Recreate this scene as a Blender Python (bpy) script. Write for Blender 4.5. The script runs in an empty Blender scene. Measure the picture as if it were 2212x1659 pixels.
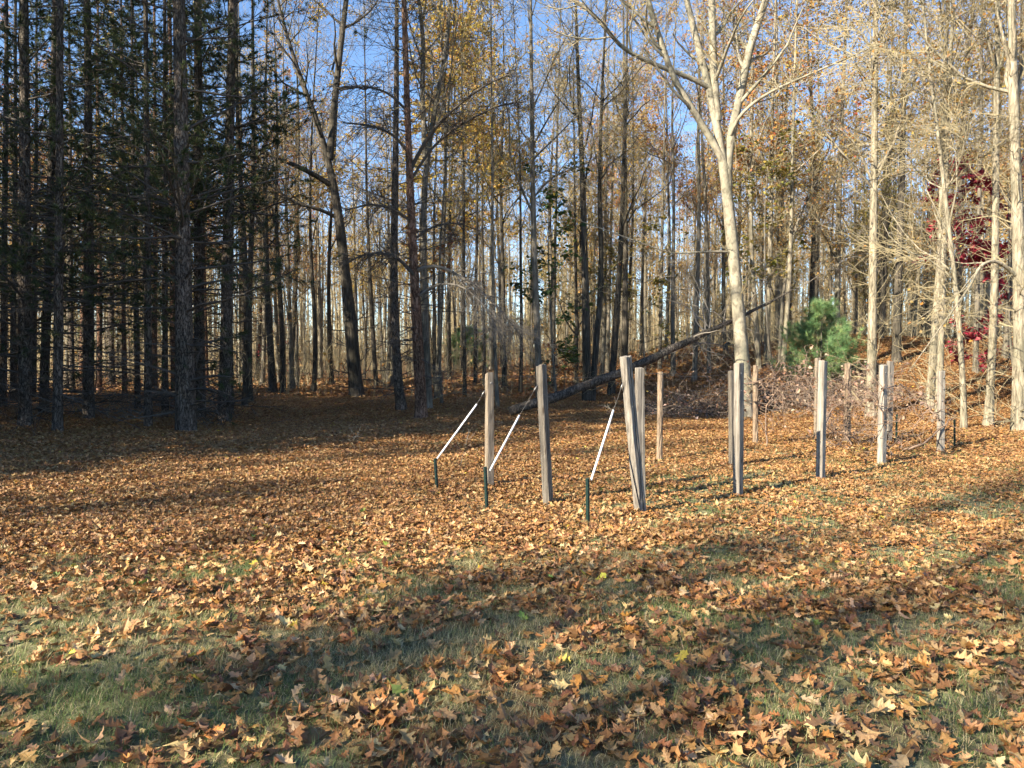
import bpy, math, random
import numpy as np
from mathutils import Vector

R = math.radians
scene = bpy.context.scene
COL = scene.collection
rng = np.random.default_rng(11)

# ------------------------------------------------------------------ camera
FPX, CX, CY, HOR, CAMH = 1609.0, 1106.0, 829.5, 773.0, 1.6
PITCH = math.atan((CY - HOR) / FPX)
cam = bpy.data.objects.new('camera', bpy.data.cameras.new('camera'))
COL.objects.link(cam)
cam.data.sensor_width = 36.0
cam.data.lens = 36.0 * FPX / 2212.0
cam.data.clip_end = 3000
cam.location = (0, 0, CAMH)
cam.rotation_euler = (R(90) - PITCH, 0, 0)
scene.camera = cam

def sstep(a, b, x):
    t = np.clip((np.asarray(x, float) - a) / (b - a), 0, 1)
    return t * t * (3 - 2 * t)

def vnoise(x, y, seed=0):
    x = np.asarray(x, float); y = np.asarray(y, float)
    xi = np.floor(x).astype(np.int64); yi = np.floor(y).astype(np.int64)
    fx = x - xi; fy = y - yi
    fx = fx * fx * (3 - 2 * fx); fy = fy * fy * (3 - 2 * fy)
    def h(a, b):
        n = (a * 374761393 + b * 668265263 + seed * 982451653) & 0x7fffffff
        n = ((n ^ (n >> 13)) * 1274126177) & 0x7fffffff
        n = n ^ (n >> 16)
        return (n & 0xffff) / 65535.0
    return (h(xi, yi) * (1 - fx) + h(xi + 1, yi) * fx) * (1 - fy) + (h(xi, yi + 1) * (1 - fx) + h(xi + 1, yi + 1) * fx) * fy

def fbm(x, y, seed=0, o=3):
    s = 0; a = .5; t = 0
    for k in range(o):
        s = s + a * vnoise(np.asarray(x) * 2 ** k + 17.3 * k, np.asarray(y) * 2 ** k + 5.1 * k, seed + k); t += a; a *= .5
    return s / t

def terrain(x, y):
    x = np.asarray(x, float); y = np.asarray(y, float)
    z = sstep(18.5, 31, y) * 2.3 * sstep(3, 13, x)
    z = z + sstep(28, 42, y) * 0.9 * sstep(-9, -1, x) * (1 - sstep(3, 13, x))
    amp = sstep(9, 22, y)
    z = z + sstep(75, 150, y) * 3.0
    z = z + (fbm(x * .16, y * .16, 5) - .5) * .55 * amp + (fbm(x * .8, y * .8, 9) - .5) * .07
    return z

def ray(px, py):
    v = np.array([(px - CX) / FPX, 1.0, (CY - py) / FPX])
    c, s = math.cos(PITCH), math.sin(PITCH)
    return np.array([v[0], v[1] * c + v[2] * s, -v[1] * s + v[2] * c])

def at(px, py, depth):
    v = ray(px, py)
    return np.array([0, 0, CAMH]) + v * (depth / v[1])

def ground_hit(px, py):
    v = ray(px, py); v = v / v[1]
    ts = np.arange(2, 140, .03)
    zz = CAMH + v[2] * ts - terrain(v[0] * ts, ts)
    k = np.argmax(zz < 0) if (zz < 0).any() else len(ts) - 1
    t = ts[k]
    return np.array([v[0] * t, t, float(terrain(v[0] * t, t))])

# ------------------------------------------------------------------ materials
def mat(name):
    m = bpy.data.materials.new(name); m.use_nodes = True
    nt = m.node_tree; b = nt.nodes['Principled BSDF']
    return m, nt, b

def ramp(nt, stops, fac):
    n = nt.nodes.new('ShaderNodeValToRGB')
    el = n.color_ramp.elements
    while len(el) < len(stops): el.new(.5)
    for e, (p, c) in zip(el, stops): e.position = p; e.color = (*c, 1)
    nt.links.new(fac, n.inputs['Fac'])
    return n.outputs['Color']

def coords(nt, scale, kind='Object'):
    tc = nt.nodes.new('ShaderNodeTexCoord'); mp = nt.nodes.new('ShaderNodeMapping')
    mp.inputs['Scale'].default_value = scale
    nt.links.new(tc.outputs[kind], mp.inputs['Vector'])
    return mp.outputs['Vector']

def noise(nt, vec, scale, detail=4, rough=.6, dist=0):
    n = nt.nodes.new('ShaderNodeTexNoise')
    n.inputs['Scale'].default_value = scale; n.inputs['Detail'].default_value = detail
    n.inputs['Roughness'].default_value = rough; n.inputs['Distortion'].default_value = dist
    nt.links.new(vec, n.inputs['Vector'])
    return n.outputs['Fac']

def mixc(nt, fac, a, b, mode='MIX'):
    n = nt.nodes.new('ShaderNodeMix'); n.data_type = 'RGBA'; n.blend_type = mode
    if isinstance(fac, (int, float)): n.inputs[0].default_value = fac
    else: nt.links.new(fac, n.inputs[0])
    for s, v in ((6, a), (7, b)):
        if isinstance(v, tuple): n.inputs[s].default_value = (*v, 1)
        else: nt.links.new(v, n.inputs[s])
    return n.outputs[2]

def bump(nt, b, h, strength, dist):
    n = nt.nodes.new('ShaderNodeBump')
    n.inputs['Strength'].default_value = strength; n.inputs['Distance'].default_value = dist
    nt.links.new(h, n.inputs['Height']); nt.links.new(n.outputs['Normal'], b.inputs['Normal'])

def bark(name, dark, mid, light, sx=14, sz=2.2, plates=False, bs=.9):
    m, nt, b = mat(name)
    v = coords(nt, (sx, sx, sz))
    n1 = noise(nt, v, 1.0, 6, .65, .6)
    v2 = coords(nt, (1.1, 1.1, .5))
    n2 = noise(nt, v2, 1.6, 3)
    if plates:
        vo = nt.nodes.new('ShaderNodeTexVoronoi'); vo.feature = 'DISTANCE_TO_EDGE'; vo.inputs['Scale'].default_value = 1
        wv = nt.nodes.new('ShaderNodeVectorMath'); wv.operation = 'ADD'
        nt.links.new(v, wv.inputs[0])
        nn = nt.nodes.new('ShaderNodeTexNoise'); nn.inputs['Scale'].default_value = .8; nn.inputs['Detail'].default_value = 5
        nt.links.new(v, nn.inputs['Vector']); sm = nt.nodes.new('ShaderNodeVectorMath'); sm.operation = 'SCALE'; sm.inputs['Scale'].default_value = 3.5; nt.links.new(nn.outputs['Color'], sm.inputs[0]); nt.links.new(sm.outputs[0], wv.inputs[1])
        nt.links.new(wv.outputs[0], vo.inputs['Vector'])
        mr = nt.nodes.new('ShaderNodeMapRange'); mr.inputs[2].default_value = .22
        nt.links.new(vo.outputs['Distance'], mr.inputs[0])
        mu = nt.nodes.new('ShaderNodeMath'); mu.operation = 'MULTIPLY'
        nt.links.new(mr.outputs[0], mu.inputs[0]); nt.links.new(n1, mu.inputs[1])
        h = mu.outputs[0]
        c = ramp(nt, [(.0, dark), (.16, mid), (.5, light)], h)
        c = mixc(nt, .75, c, ramp(nt, [(.36, (.45, .43, .42)), (.62, (1.25, 1.22, 1.2))], n1), 'MULTIPLY')
    else:
        h = n1
        c = ramp(nt, [(.34, dark), (.5, mid), (.66, light)], h)
    tint = ramp(nt, [(.36, (.55, .58, .52)), (.62, (1.12, 1.08, 1.02))], n2)
    c = mixc(nt, .8, c, tint, 'MULTIPLY')
    nt.links.new(c, b.inputs['Base Color'])
    b.inputs['Roughness'].default_value = .92
    b.inputs['Specular IOR Level'].default_value = .2
    bump(nt, b, h, bs, .03)
    return m

def attr_mat(name, rough=.6, trans=.25, spec=.3, vein=False):
    m, nt, b = mat(name)
    a = nt.nodes.new('ShaderNodeAttribute'); a.attribute_name = 'col'
    c = a.outputs['Color']
    if vein:
        v = coords(nt, (1, 1, 1))
        n = noise(nt, v, 90, 3)
        tint = ramp(nt, [(.3, (.72, .68, .66)), (.7, (1.15, 1.12, 1.1))], n)
        c = mixc(nt, .7, c, tint, 'MULTIPLY')
    nt.links.new(c, b.inputs['Base Color'])
    b.inputs['Roughness'].default_value = rough; b.inputs['Specular IOR Level'].default_value = spec
    if trans:
        t = nt.nodes.new('ShaderNodeBsdfTranslucent'); nt.links.new(c, t.inputs['Color'])
        mx = nt.nodes.new('ShaderNodeMixShader'); mx.inputs[0].default_value = trans
        out = nt.nodes['Material Output']
        nt.links.new(b.outputs[0], mx.inputs[1]); nt.links.new(t.outputs[0], mx.inputs[2])
        nt.links.new(mx.outputs[0], out.inputs['Surface'])
    return m

def plain(name, col, rough=.6, metal=0, nscale=0, var=.3):
    m, nt, b = mat(name)
    if nscale:
        n = noise(nt, coords(nt, (1, 1, 1)), nscale, 4)
        c = ramp(nt, [(.3, tuple(x * (1 - var) for x in col)), (.7, tuple(min(1, x * (1 + var)) for x in col))], n)
        nt.links.new(c, b.inputs['Base Color'])
    else: b.inputs['Base Color'].default_value = (*col, 1)
    b.inputs['Roughness'].default_value = rough; b.inputs['Metallic'].default_value = metal
    return m

M = {}
M['pine_bark'] = bark('pine bark', (.026, .021, .018), (.095, .078, .066), (.185, .157, .138), 16, 5, True, 1.0)
M['red_bark'] = bark('red pine bark', (.05, .03, .022), (.17, .095, .065), (.27, .17, .125), 14, 4.5, True, 1.0)
M['oak_bark'] = bark('oak bark', (.06, .052, .043), (.155, .138, .115), (.25, .225, .185), 22, 2.6)
M['pale_bark'] = bark('pale bark', (.085, .072, .055), (.245, .215, .165), (.37, .33, .26), 20, 3.6, False, 1.0)
M['smooth_bark'] = bark('smooth grey bark', (.14, .125, .098), (.265, .24, .19), (.35, .32, .255), 8, 5, False, .45)
M['dark_bark'] = bark('dark bark', (.026, .023, .019), (.072, .063, .052), (.13, .115, .095), 22, 2.6)  # shade on the leaning oak and centre trunks is put into this darker bark
M['log_bark'] = bark('dead log bark', (.028, .024, .021), (.08, .069, .06), (.145, .127, .112), 16, 4, True)  # darkened so the bark colour carries the log's shadow side
M['twig'] = plain('twig bark', (.235, .195, .115), .9, 0, 3, .3)
M['dark_twig'] = plain('dark twig bark', (.062, .052, .042), .9, 0, 3, .3)
M['dead_twig'] = plain('dead grey twig', (.165, .145, .12), .9, 0, 3, .3)
M['brush_twig'] = plain('brown brush twig', (.14, .108, .085), .9, 0, 5, .45)
M['leaf'] = attr_mat('autumn leaf', .55, .35, .3)
M['litter'] = attr_mat('fallen oak leaf', .55, .15, .35, True)
M['needle'] = attr_mat('pine needle', .5, .3, .35)
M['grass'] = attr_mat('grass blade', .6, .3, .2)

def wood_mat(name, base, streak, crack, sz=1.2):
    m, nt, b = mat(name)
    v = coords(nt, (34, 34, sz))
    n1 = noise(nt, v, 1.4, 6, .7, .8)
    n2 = noise(nt, coords(nt, (90, 90, 1.6)), 1.0, 3, .6)
    n3 = noise(nt, coords(nt, (3, 3, 1.4)), 1.5, 3)
    c = ramp(nt, [(.34, crack), (.44, streak), (.58, base), (.76, tuple(min(1, x * 1.25) for x in base))], n1)
    c = mixc(nt, .75, c, ramp(nt, [(.35, (.6, .58, .55)), (.6, (1.1, 1.1, 1.1))], n2), 'MULTIPLY')
    c = mixc(nt, .7, c, ramp(nt, [(.35, (.75, .72, .70)), (.65, (1.1, 1.08, 1.05))], n3), 'MULTIPLY')
    kn = nt.nodes.new('ShaderNodeTexVoronoi'); kn.inputs['Scale'].default_value = 1
    nt.links.new(coords(nt, (9, 9, 2.6)), kn.inputs['Vector'])
    c = mixc(nt, .85, c, ramp(nt, [(.08, (.35, .26, .2)), (.16, (1, 1, 1))], kn.outputs['Distance']), 'MULTIPLY')
    nt.links.new(c, b.inputs['Base Color']); b.inputs['Roughness'].default_value = .85
    bump(nt, b, n1, .8, .008)
    return m
M['wood_grey'] = wood_mat('weathered grey lumber', (.235, .215, .188), (.14, .125, .108), (.03, .027, .024))
M['wood_tan'] = wood_mat('weathered tan lumber', (.265, .222, .172), (.17, .138, .104), (.04, .032, .025))
M['wood_pale'] = wood_mat('pale bleached lumber', (.31, .285, .25), (.19, .172, .148), (.10, .085, .07))
M['wood_dark'] = wood_mat('dark grey lumber', (.17, .152, .125), (.095, .083, .07), (.022, .019, .016))
M['wood_round'] = wood_mat('round barked pole', (.27, .205, .145), (.17, .125, .085), (.05, .035, .026), 5)
M['steel_green'] = plain('green enamelled steel', (.010, .030, .024), .45, .0, 30, .5)
M['pvc'] = plain('white plastic pipe', (.72, .73, .74), .35, 0, 4, .06)
M['wire'] = plain('galvanised wire', (.10, .095, .09), .6, .5)
M['vine'] = plain('grapevine bark', (.16, .11, .08), .9, 0, 12, .5)
M['galv'] = plain('galvanised bolt', (.22, .21, .20), .45, .8)

# ------------------------------------------------------------------ mesh building
class MB:
    def __init__(s): s.v = []; s.f = []; s.n = 0
    def add(s, verts, faces, mi=0, col=None, smooth=False):
        verts = np.asarray(verts, np.float32).reshape(-1, 3); faces = np.asarray(faces, np.int64)
        if col is None: col = np.full((len(verts), 3), .5, np.float32)
        s.v.append((verts, np.asarray(col, np.float32).reshape(-1, 3)))
        s.f.append((faces + s.n, mi, smooth)); s.n += len(verts)
    def build(s, name, mats, parent=None, offset=None, col=True):
        V = np.concatenate([a for a, _ in s.v]); C = np.concatenate([c for _, c in s.v])
        if offset is not None: V = V - np.asarray(offset, np.float32)
        me = bpy.data.meshes.new(name)
        tot = np.concatenate([np.full(len(f), f.shape[1]) for f, _, _ in s.f])
        loops = np.concatenate([f.ravel() for f, _, _ in s.f])
        me.vertices.add(len(V)); me.vertices.foreach_set('co', V.astype(np.float32).ravel())
        me.loops.add(len(loops)); me.loops.foreach_set('vertex_index', loops.astype(np.int32))
        me.polygons.add(len(tot))
        me.polygons.foreach_set('loop_start', (np.cumsum(tot) - tot).astype(np.int32))
        me.polygons.foreach_set('material_index', np.concatenate([np.full(len(f), m) for f, m, _ in s.f]).astype(np.int32))
        me.polygons.foreach_set('use_smooth', np.concatenate([np.full(len(f), sm) for f, _, sm in s.f]))
        if col:
            at_ = me.attributes.new('col', 'FLOAT_COLOR', 'POINT')
            at_.data.foreach_set('color', np.concatenate([C, np.ones((len(C), 1))], 1).astype(np.float32).ravel())
        for m in (mats if isinstance(mats, (list, tuple)) else [mats]): me.materials.append(m)
        me.update(calc_edges=True)
        o = bpy.data.objects.new(name, me); COL.objects.link(o)
        if parent is not None: o.parent = parent
        return o

def tubes(mb, P, Rr, n=3, mi=0, cap=False):
    """batch of tubes: P (B,S,3), Rr (B,S)"""
    P = np.asarray(P, float); Rr = np.asarray(Rr, float)
    B, S = P.shape[:2]
    T = np.gradient(P, axis=1); T /= np.linalg.norm(T, axis=2, keepdims=True) + 1e-9
    ov = P[:, -1] - P[:, 0]
    ref = np.where((np.abs(ov[:, 2]) > .75 * np.linalg.norm(ov, axis=1))[:, None], np.array([[1., 0, 0]]), np.array([[0, 0, 1.]]))[:, None, :]
    U = np.cross(T, ref); U /= np.linalg.norm(U, axis=2, keepdims=True) + 1e-9
    W = np.cross(T, U)
    a = np.arange(n) * 2 * math.pi / n
    V = P[:, :, None, :] + Rr[:, :, None, None] * (U[:, :, None, :] * np.cos(a)[None, None, :, None] + W[:, :, None, :] * np.sin(a)[None, None, :, None])
    idx = np.arange(B * S * n).reshape(B, S, n)
    nx = np.roll(idx, -1, axis=2)
    F = np.stack([idx[:, :-1], idx[:, 1:], nx[:, 1:], nx[:, :-1]], -1).reshape(-1, 4)
    mb.add(V, F, mi, None, n > 3)
    if cap:
        for b in range(B):
            base = mb.n - B * S * n
            for r_, sg in ((0, 1), (S - 1, -1)):
                ring = (base + idx[b, r_])[::sg]
                mb.f.append((ring[None, :], mi, False))

def grow(P, Rr, n, g, t0=.3, t1=1, a0=30, a1=65, lf=.4, S=4, up=.05, wander=.18, rs=.5, lmin=None, absl=None, rmin=.004, droop=0, gaps=None):
    B, Sp = P.shape[:2]
    seg = np.linalg.norm(np.diff(P, axis=1), axis=2).sum(1)
    idx = g.choice(B, n, p=seg / seg.sum())
    t = g.uniform(t0, t1, n)
    f = np.clip(t * (Sp - 1), 0, Sp - 1.001); i = f.astype(int); fr = (f - i)[:, None]
    base = P[idx, i] * (1 - fr) + P[idx, i + 1] * fr
    tan = P[idx, i + 1] - P[idx, i]; tan /= np.linalg.norm(tan, axis=1, keepdims=True) + 1e-9
    pr = Rr[idx, i] * (1 - fr[:, 0]) + Rr[idx, i + 1] * fr[:, 0]
    v = g.normal(size=(n, 3)); v -= tan * (v * tan).sum(1, keepdims=True); v /= np.linalg.norm(v, axis=1, keepdims=True) + 1e-9
    a = np.radians(g.uniform(a0, a1, n))[:, None]
    d = np.cos(a) * tan + np.sin(a) * v
    L = (seg[idx] * lf * (1.15 - .6 * t) if absl is None else g.uniform(absl[0], absl[1], n)) * g.uniform(.7, 1.3, n)
    pts = [base]; p = base
    for s in range(1, S):
        d = d + wander * g.normal(size=(n, 3)); d[:, 2] += up - droop * s / S
        d /= np.linalg.norm(d, axis=1, keepdims=True)
        p = p + d * (L / (S - 1))[:, None]; pts.append(p)
    Q = np.stack(pts, 1)
    r0 = np.clip(pr * rs, rmin, None)
    rr = r0[:, None] * np.linspace(1, .3, S)[None, :]
    rr = np.maximum(rr, rmin * .6)
    return Q, rr

def pick_cols(g, n, pal, jit=.18):
    w = np.array([p[0] for p in pal], float); c = np.array([p[1] for p in pal])
    k = g.choice(len(pal), n, p=w / w.sum())
    return np.clip(c[k] * g.uniform(1 - jit, 1 + jit, (n, 1)) * g.uniform(1 - jit * .5, 1 + jit * .5, (n, 3)), .004, .95)

def rand_frames(g, n, flat=0.0):
    """random orthonormal frames; flat in 0..1 biases the normal to +Z"""
    nz = g.normal(size=(n, 3)) * (1 - flat); nz[:, 2] = np.abs(nz[:, 2]) + flat
    nz /= np.linalg.norm(nz, axis=1, keepdims=True)
    u = g.normal(size=(n, 3)); u -= nz * (u * nz).sum(1, keepdims=True); u /= np.linalg.norm(u, axis=1, keepdims=True)
    return u, np.cross(nz, u), nz

def tree_leaves(mb, pos, g, pal, size=(.07, .13), mi=1, flat=.2):
    n = len(pos)
    if n == 0: return
    u, v, w = rand_frames(g, n, flat)
    s = g.uniform(size[0], size[1], n)[:, None]
    wd = s * .5
    # a bent, waisted blade: tip, two shoulders, waist, stem
    pts = np.stack([pos, pos + u * s * .35 + v * wd * .75 + w * s * .05, pos + u * s * .55 + v * wd * .35 - w * s * .04, pos + u * s - w * s * .15,
                    pos + u * s * .6 - v * wd * .4 - w * s * .03, pos + u * s * .35 - v * wd * .7 + w * s * .06], 1)
    col = np.repeat(pick_cols(g, n, pal)[:, None, :], 6, 1)
    i = (np.arange(n) * 6)[:, None]
    mb.add(pts, np.concatenate([i + np.array([[0, 1, 2, 3]]), i + np.array([[0, 3, 4, 5]])]), mi, col)

def along(P, n, g, t0=.2):
    B, S = P.shape[:2]
    idx = g.integers(0, B, n); f = np.clip(g.uniform(t0, 1, n) * (S - 1), 0, S - 1.001); i = f.astype(int); fr = (f - i)[:, None]
    pos = P[idx, i] * (1 - fr) + P[idx, i + 1] * fr
    d = P[idx, i + 1] - P[idx, i]; d /= np.linalg.norm(d, axis=1, keepdims=True) + 1e-9
    return pos, d

def tufts(mb, pos, d, g, pal, k=14, L=(.09, .15), wid=.009, mi=1, spread=.9):
    n = len(pos)
    dd = np.repeat(d, k, 0) + spread * g.normal(size=(n * k, 3)) * .75
    dd[:, 2] += .1
    dd /= np.linalg.norm(dd, axis=1, keepdims=True)
    b = np.repeat(pos, k, 0); ln = g.uniform(L[0], L[1], (n * k, 1))
    side = np.cross(dd, g.normal(size=(n * k, 3))); side /= np.linalg.norm(side, axis=1, keepdims=True) + 1e-9
    tip = b + dd * ln; tip[:, 2] -= ln[:, 0] * .12
    pts = np.stack([b - side * wid * .5, b + side * wid * .5, tip], 1)
    col = np.repeat(np.repeat(pick_cols(g, n, pal), k, 0)[:, None, :], 3, 1)
    mb.add(pts, (np.arange(n * k) * 3)[:, None] + np.array([[0, 1, 2]]), mi, col)

def tag(o, label=None, cat=None, group=None, kind=None):
    if label: o['label'] = label
    if cat: o['category'] = cat
    if group: o['group'] = group
    if kind: o['kind'] = kind
    return o

def empty(name, loc, rz=0):
    o = bpy.data.objects.new(name, None); COL.objects.link(o)
    o.empty_display_size = .2
    o.location = tuple(float(a) for a in loc); o.rotation_euler = (0, 0, rz)
    return o

def copy_thing(root, loc, rz, sc, label, group):
    r = root.copy(); COL.objects.link(r)
    r.location = tuple(float(a) for a in loc); r.rotation_euler = (0, 0, rz); r.scale = (sc[0], sc[0], sc[1])
    for ch in root.children:
        c = ch.copy(); COL.objects.link(c); c.parent = r
    r['label'] = label; r['group'] = group
    return r

# ------------------------------------------------------------------ palettes
OCHRE = [(5, (.46, .31, .06)), (4, (.60, .43, .07)), (2, (.34, .17, .05)), (1, (.22, .2, .05)), (1, (.45, .22, .06))]
RUST = [(5, (.38, .16, .05)), (3, (.45, .23, .07)), (2, (.26, .11, .045)), (1, (.5, .34, .08)), (.6, (.35, .08, .05))]
TAN = [(4, (.36, .24, .10)), (2, (.28, .16, .07)), (3, (.46, .30, .08)), (2, (.42, .20, .05)), (1, (.2, .16, .06))]
OLIVE = [(4, (.16, .15, .035)), (3, (.24, .2, .05)), (2, (.33, .24, .06)), (1, (.09, .11, .03))]
CRIMSON = [(5, (.26, .024, .045)), (3, (.33, .04, .062)), (1, (.35, .07, .08))]
PINK = [(4, (.34, .07, .07)), (2, (.28, .10, .07)), (1, (.4, .2, .1))]
GREEN = [(5, (.045, .085, .028)), (3, (.07, .11, .03)), (1, (.14, .15, .03))]
PINEGREEN = [(5, (.036, .054, .020)), (3, (.056, .078, .026)), (1, (.10, .12, .04)), (.6, (.12, .095, .04))]
YOUNGPINE = [(5, (.13, .235, .10)), (3, (.18, .29, .12)), (1.4, (.28, .36, .14)), (.4, (.3, .22, .1))]

# ------------------------------------------------------------------ tree makers
def bole(pts, r0, S=16, top=.12, flare=1.35, g=None, knob=.04):
    """resample a polyline to S points; radius tapers, flare at the foot"""
    pts = np.asarray(pts, float)
    seg = np.r_[0, np.cumsum(np.linalg.norm(np.diff(pts, axis=0), axis=1))]
    L = seg[-1]
    s = np.r_[0, .12, .35, np.linspace(.9, L, S - 3)]
    # smooth: catmull-like by linear interp then blur
    P = np.stack([np.interp(s, seg, pts[:, k]) for k in range(3)], 1)
    for _ in range(2):
        P[4:-1] = .25 * P[3:-2] + .5 * P[4:-1] + .25 * P[5:]
    t = s / L
    r = r0 * (1 - (1 - top) * t ** .9)
    r[0] *= flare; r[1] *= 1 + (flare - 1) * .5; r[2] *= 1 + (flare - 1) * .18
    if g is not None: r *= 1 + knob * g.normal(size=len(r))
    return P[None], r[None]

def random_bole(g, H, r0, bend=.03, S=16):
    k = 9; z = np.linspace(0, H, k)
    w = np.cumsum(g.normal(size=(k, 2)) * bend * H / k * 1.6, 0); w[0] = 0
    w += np.outer(z, g.normal(size=2) * .018)
    w -= w[0]
    return bole(np.c_[w, z], r0, S, g=g)

def hardwood_meshes(g, P, Rr, root, off, bk='oak_bark', tw='twig', limbs=13, branches=80, twigs=650, leaves=250, pal=OCHRE, lt0=.42, sprouts=30,
                    extra=None, lsize=(.07, .13), llen=.2, sides=9, crown_leaf_t0=.2, limb_ang=(22, 58)):
    tb = MB(); cb = MB()
    tubes(tb, P, Rr, sides, 0)
    parts = []
    if extra:
        for (Q, q) in extra:
            tubes(tb, Q, q, max(6, sides - 2), 0); parts.append((Q, q))
    LQ = []
    if limbs:
        lq, lr = grow(P, Rr, limbs, g, lt0, .97, limb_ang[0], limb_ang[1], llen, 7, .10, .18, .45, rmin=.014)
        tubes(tb, lq, lr, 5, 0); LQ.append((lq, lr))
    for (Q, q) in parts:
        lq, lr = grow(Q, q, 5, g, .25, .97, 25, 60, .35, 7, .08, .14, .5, rmin=.014)
        tubes(tb, lq, lr, 5, 0); LQ.append((lq, lr))
    lq = np.concatenate([a for a, _ in LQ]); lr = np.concatenate([a for _, a in LQ])
    bq, br = grow(lq, lr, branches, g, .15, 1, 25, 68, .5, 6, .05, .25, .55, rmin=.0105)
    tubes(cb, bq, br, 3, 0)
    tq, tr = grow(bq, br, twigs, g, .1, 1, 25, 72, .3, 5, .03, .28, .6, absl=(.45, 1.15), rmin=.0065)
    tubes(cb, tq, tr, 3, 0)
    ends = [tq]
    if sprouts:
        sq, sr = grow(P, Rr, sprouts, g, .08, .6, 40, 85, .3, 6, .06, .28, .12, absl=(.4, 1.5), rmin=.007)
        tubes(cb, sq, sr, 3, 0)
        s2, r2 = grow(sq, sr, sprouts * 4, g, .2, 1, 25, 70, .3, 3, .03, .2, .6, absl=(.25, .6), rmin=.005)
        tubes(cb, s2, r2, 3, 0)
    if leaves:
        # leaves hang in clusters on some of the twigs
        sub = tq[g.random(len(tq)) < .45]
        pos, d = along(sub, leaves, g, crown_leaf_t0)
        pos = pos + g.normal(size=pos.shape) * .05
        tree_leaves(cb, pos, g, pal, lsize, 1)
    tb.build('trunk', [M[bk]], root, off, col=False)
    cb.build('crown', [M[tw], M['leaf']], root, off)

def pine_meshes(g, P, Rr, root, off, H, hc=5.5, low_dead=60, crown_r=2.4, bk='pine_bark', live=95, tuft_n=900, k=13, dead_tw=350, wid=.011, low_live=0, tw='dark_twig'):
    tb = MB(); cb = MB()
    tubes(tb, P, Rr, 10, 0)
    if low_dead:
        dq, dr = grow(P, Rr, low_dead, g, 2.7 / H, min(.95, (hc + 2) / H), 68, 100, .3, 5, -.01, .09, .14, absl=(.5, 2.2), rmin=.011)
        tubes(cb, dq, dr, 3, 0)
        d2, r2 = grow(dq, dr, dead_tw, g, .2, 1, 25, 65, .4, 3, -.02, .15, .6, absl=(.25, .8), rmin=.006)
        tubes(cb, d2, r2, 3, 0)
    lq, lr = grow(P, Rr, live, g, hc / H, .985, 60, 95, .3, 6, .02, .07, .22, absl=(.6, 1.0), rmin=.014)
    # limb length shrinks toward the top
    zz = lq[:, 0, 2] - P[0, 0, 2]
    sc = np.clip((H - zz) / (H - hc), .12, 1) ** .7 * crown_r
    lq = lq[:, :1] + (lq - lq[:, :1]) * sc[:, None, None]
    if low_live:
        l2, lr2 = grow(P, Rr, low_live, g, 4.0 / H, (hc + 1) / H, 70, 98, .3, 6, -.012, .07, .2, absl=(1.8, 3.4), rmin=.014)
        lq = np.concatenate([lq, l2]); lr = np.concatenate([lr, lr2])
    tubes(cb, lq, lr, 4, 0)
    bq, br = grow(lq, lr, len(lq) * 5, g, .25, 1, 25, 60, .34, 4, .04, .12, .5, rmin=.007)
    tubes(cb, bq, br, 3, 0)
    pos, d = along(bq, tuft_n, g, .35)
    p2, d2 = along(lq, tuft_n // 5, g, .7)
    tufts(cb, np.concatenate([pos, p2]), np.concatenate([d, d2]), g, PINEGREEN, k, (.10, .17), wid)
    tb.build('trunk', [M[bk]], root, off, col=False)
    cb.build('crown', [M[tw], M['needle']], root, off)

def px_path(path, depth, H, lean_keep=.5, drift=0.0):
    """world polyline from traced trunk pixels at a depth, carried on above the frame to height H"""
    pts = [at(x, y, depth + drift * i) for i, (x, y) in enumerate(path)]
    pts = [np.asarray(p) for p in pts]
    if pts[-1][2] - pts[0][2] < H:
        d = pts[-1] - pts[-2]; d /= np.linalg.norm(d)
        d = d * lean_keep + np.array([0, 0, 1 - lean_keep]); d /= d[2]
        pts.append(pts[-1] + d * (H - (pts[-1][2] - pts[0][2])))
    return np.array(pts)

def traced_tree(kind, path, wpx, H, label, cat='tree', seed=0, **kw):
    g = np.random.default_rng(1000 + seed)
    b = ground_hit(*path[0])
    pts = px_path(path, b[1], H)
    pts[0] = b; pts[0][2] -= .06
    r0 = wpx / FPX * b[1] / 2
    P, Rr = bole(pts, r0, 18, g=g, flare=kw.pop('flare', 1.35))
    root = empty({'pine': 'pine_tree', 'hard': 'hardwood_tree'}[kind], b)
    tag(root, label, cat, kw.pop('group', None))
    extra = None
    if 'limb_px' in kw:
        extra = []
        for (lp, w0, w1, dd) in kw.pop('limb_px'):
            q = np.array([at(x, y, b[1] + dd * i) for i, (x, y) in enumerate(lp)])
            s = np.linspace(0, 1, 12); si = np.linspace(0, 1, len(q))
            # parameterise by length
            sl = np.r_[0, np.cumsum(np.linalg.norm(np.diff(q, axis=0), axis=1))]; sl /= sl[-1]
            Q = np.stack([np.interp(s, sl, q[:, c]) for c in range(3)], 1)
            Q[1:-1] = .25 * Q[:-2] + .5 * Q[1:-1] + .25 * Q[2:]
            ext = Q[-1] + (Q[-1] - Q[-2]) / np.linalg.norm(Q[-1] - Q[-2]) * 2.5
            Q = np.r_[Q, [.5 * (Q[-1] + ext), ext]]
            rr = np.linspace(w0, w1, 14) / FPX * b[1] / 2; rr[-2:] *= [.8, .4]
            extra.append((Q[None], rr[None]))
    if kind == 'pine': pine_meshes(g, P, Rr, root, b, H, **kw)
    else: hardwood_meshes(g, P, Rr, root, b, extra=extra, **kw)
    return root

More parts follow.
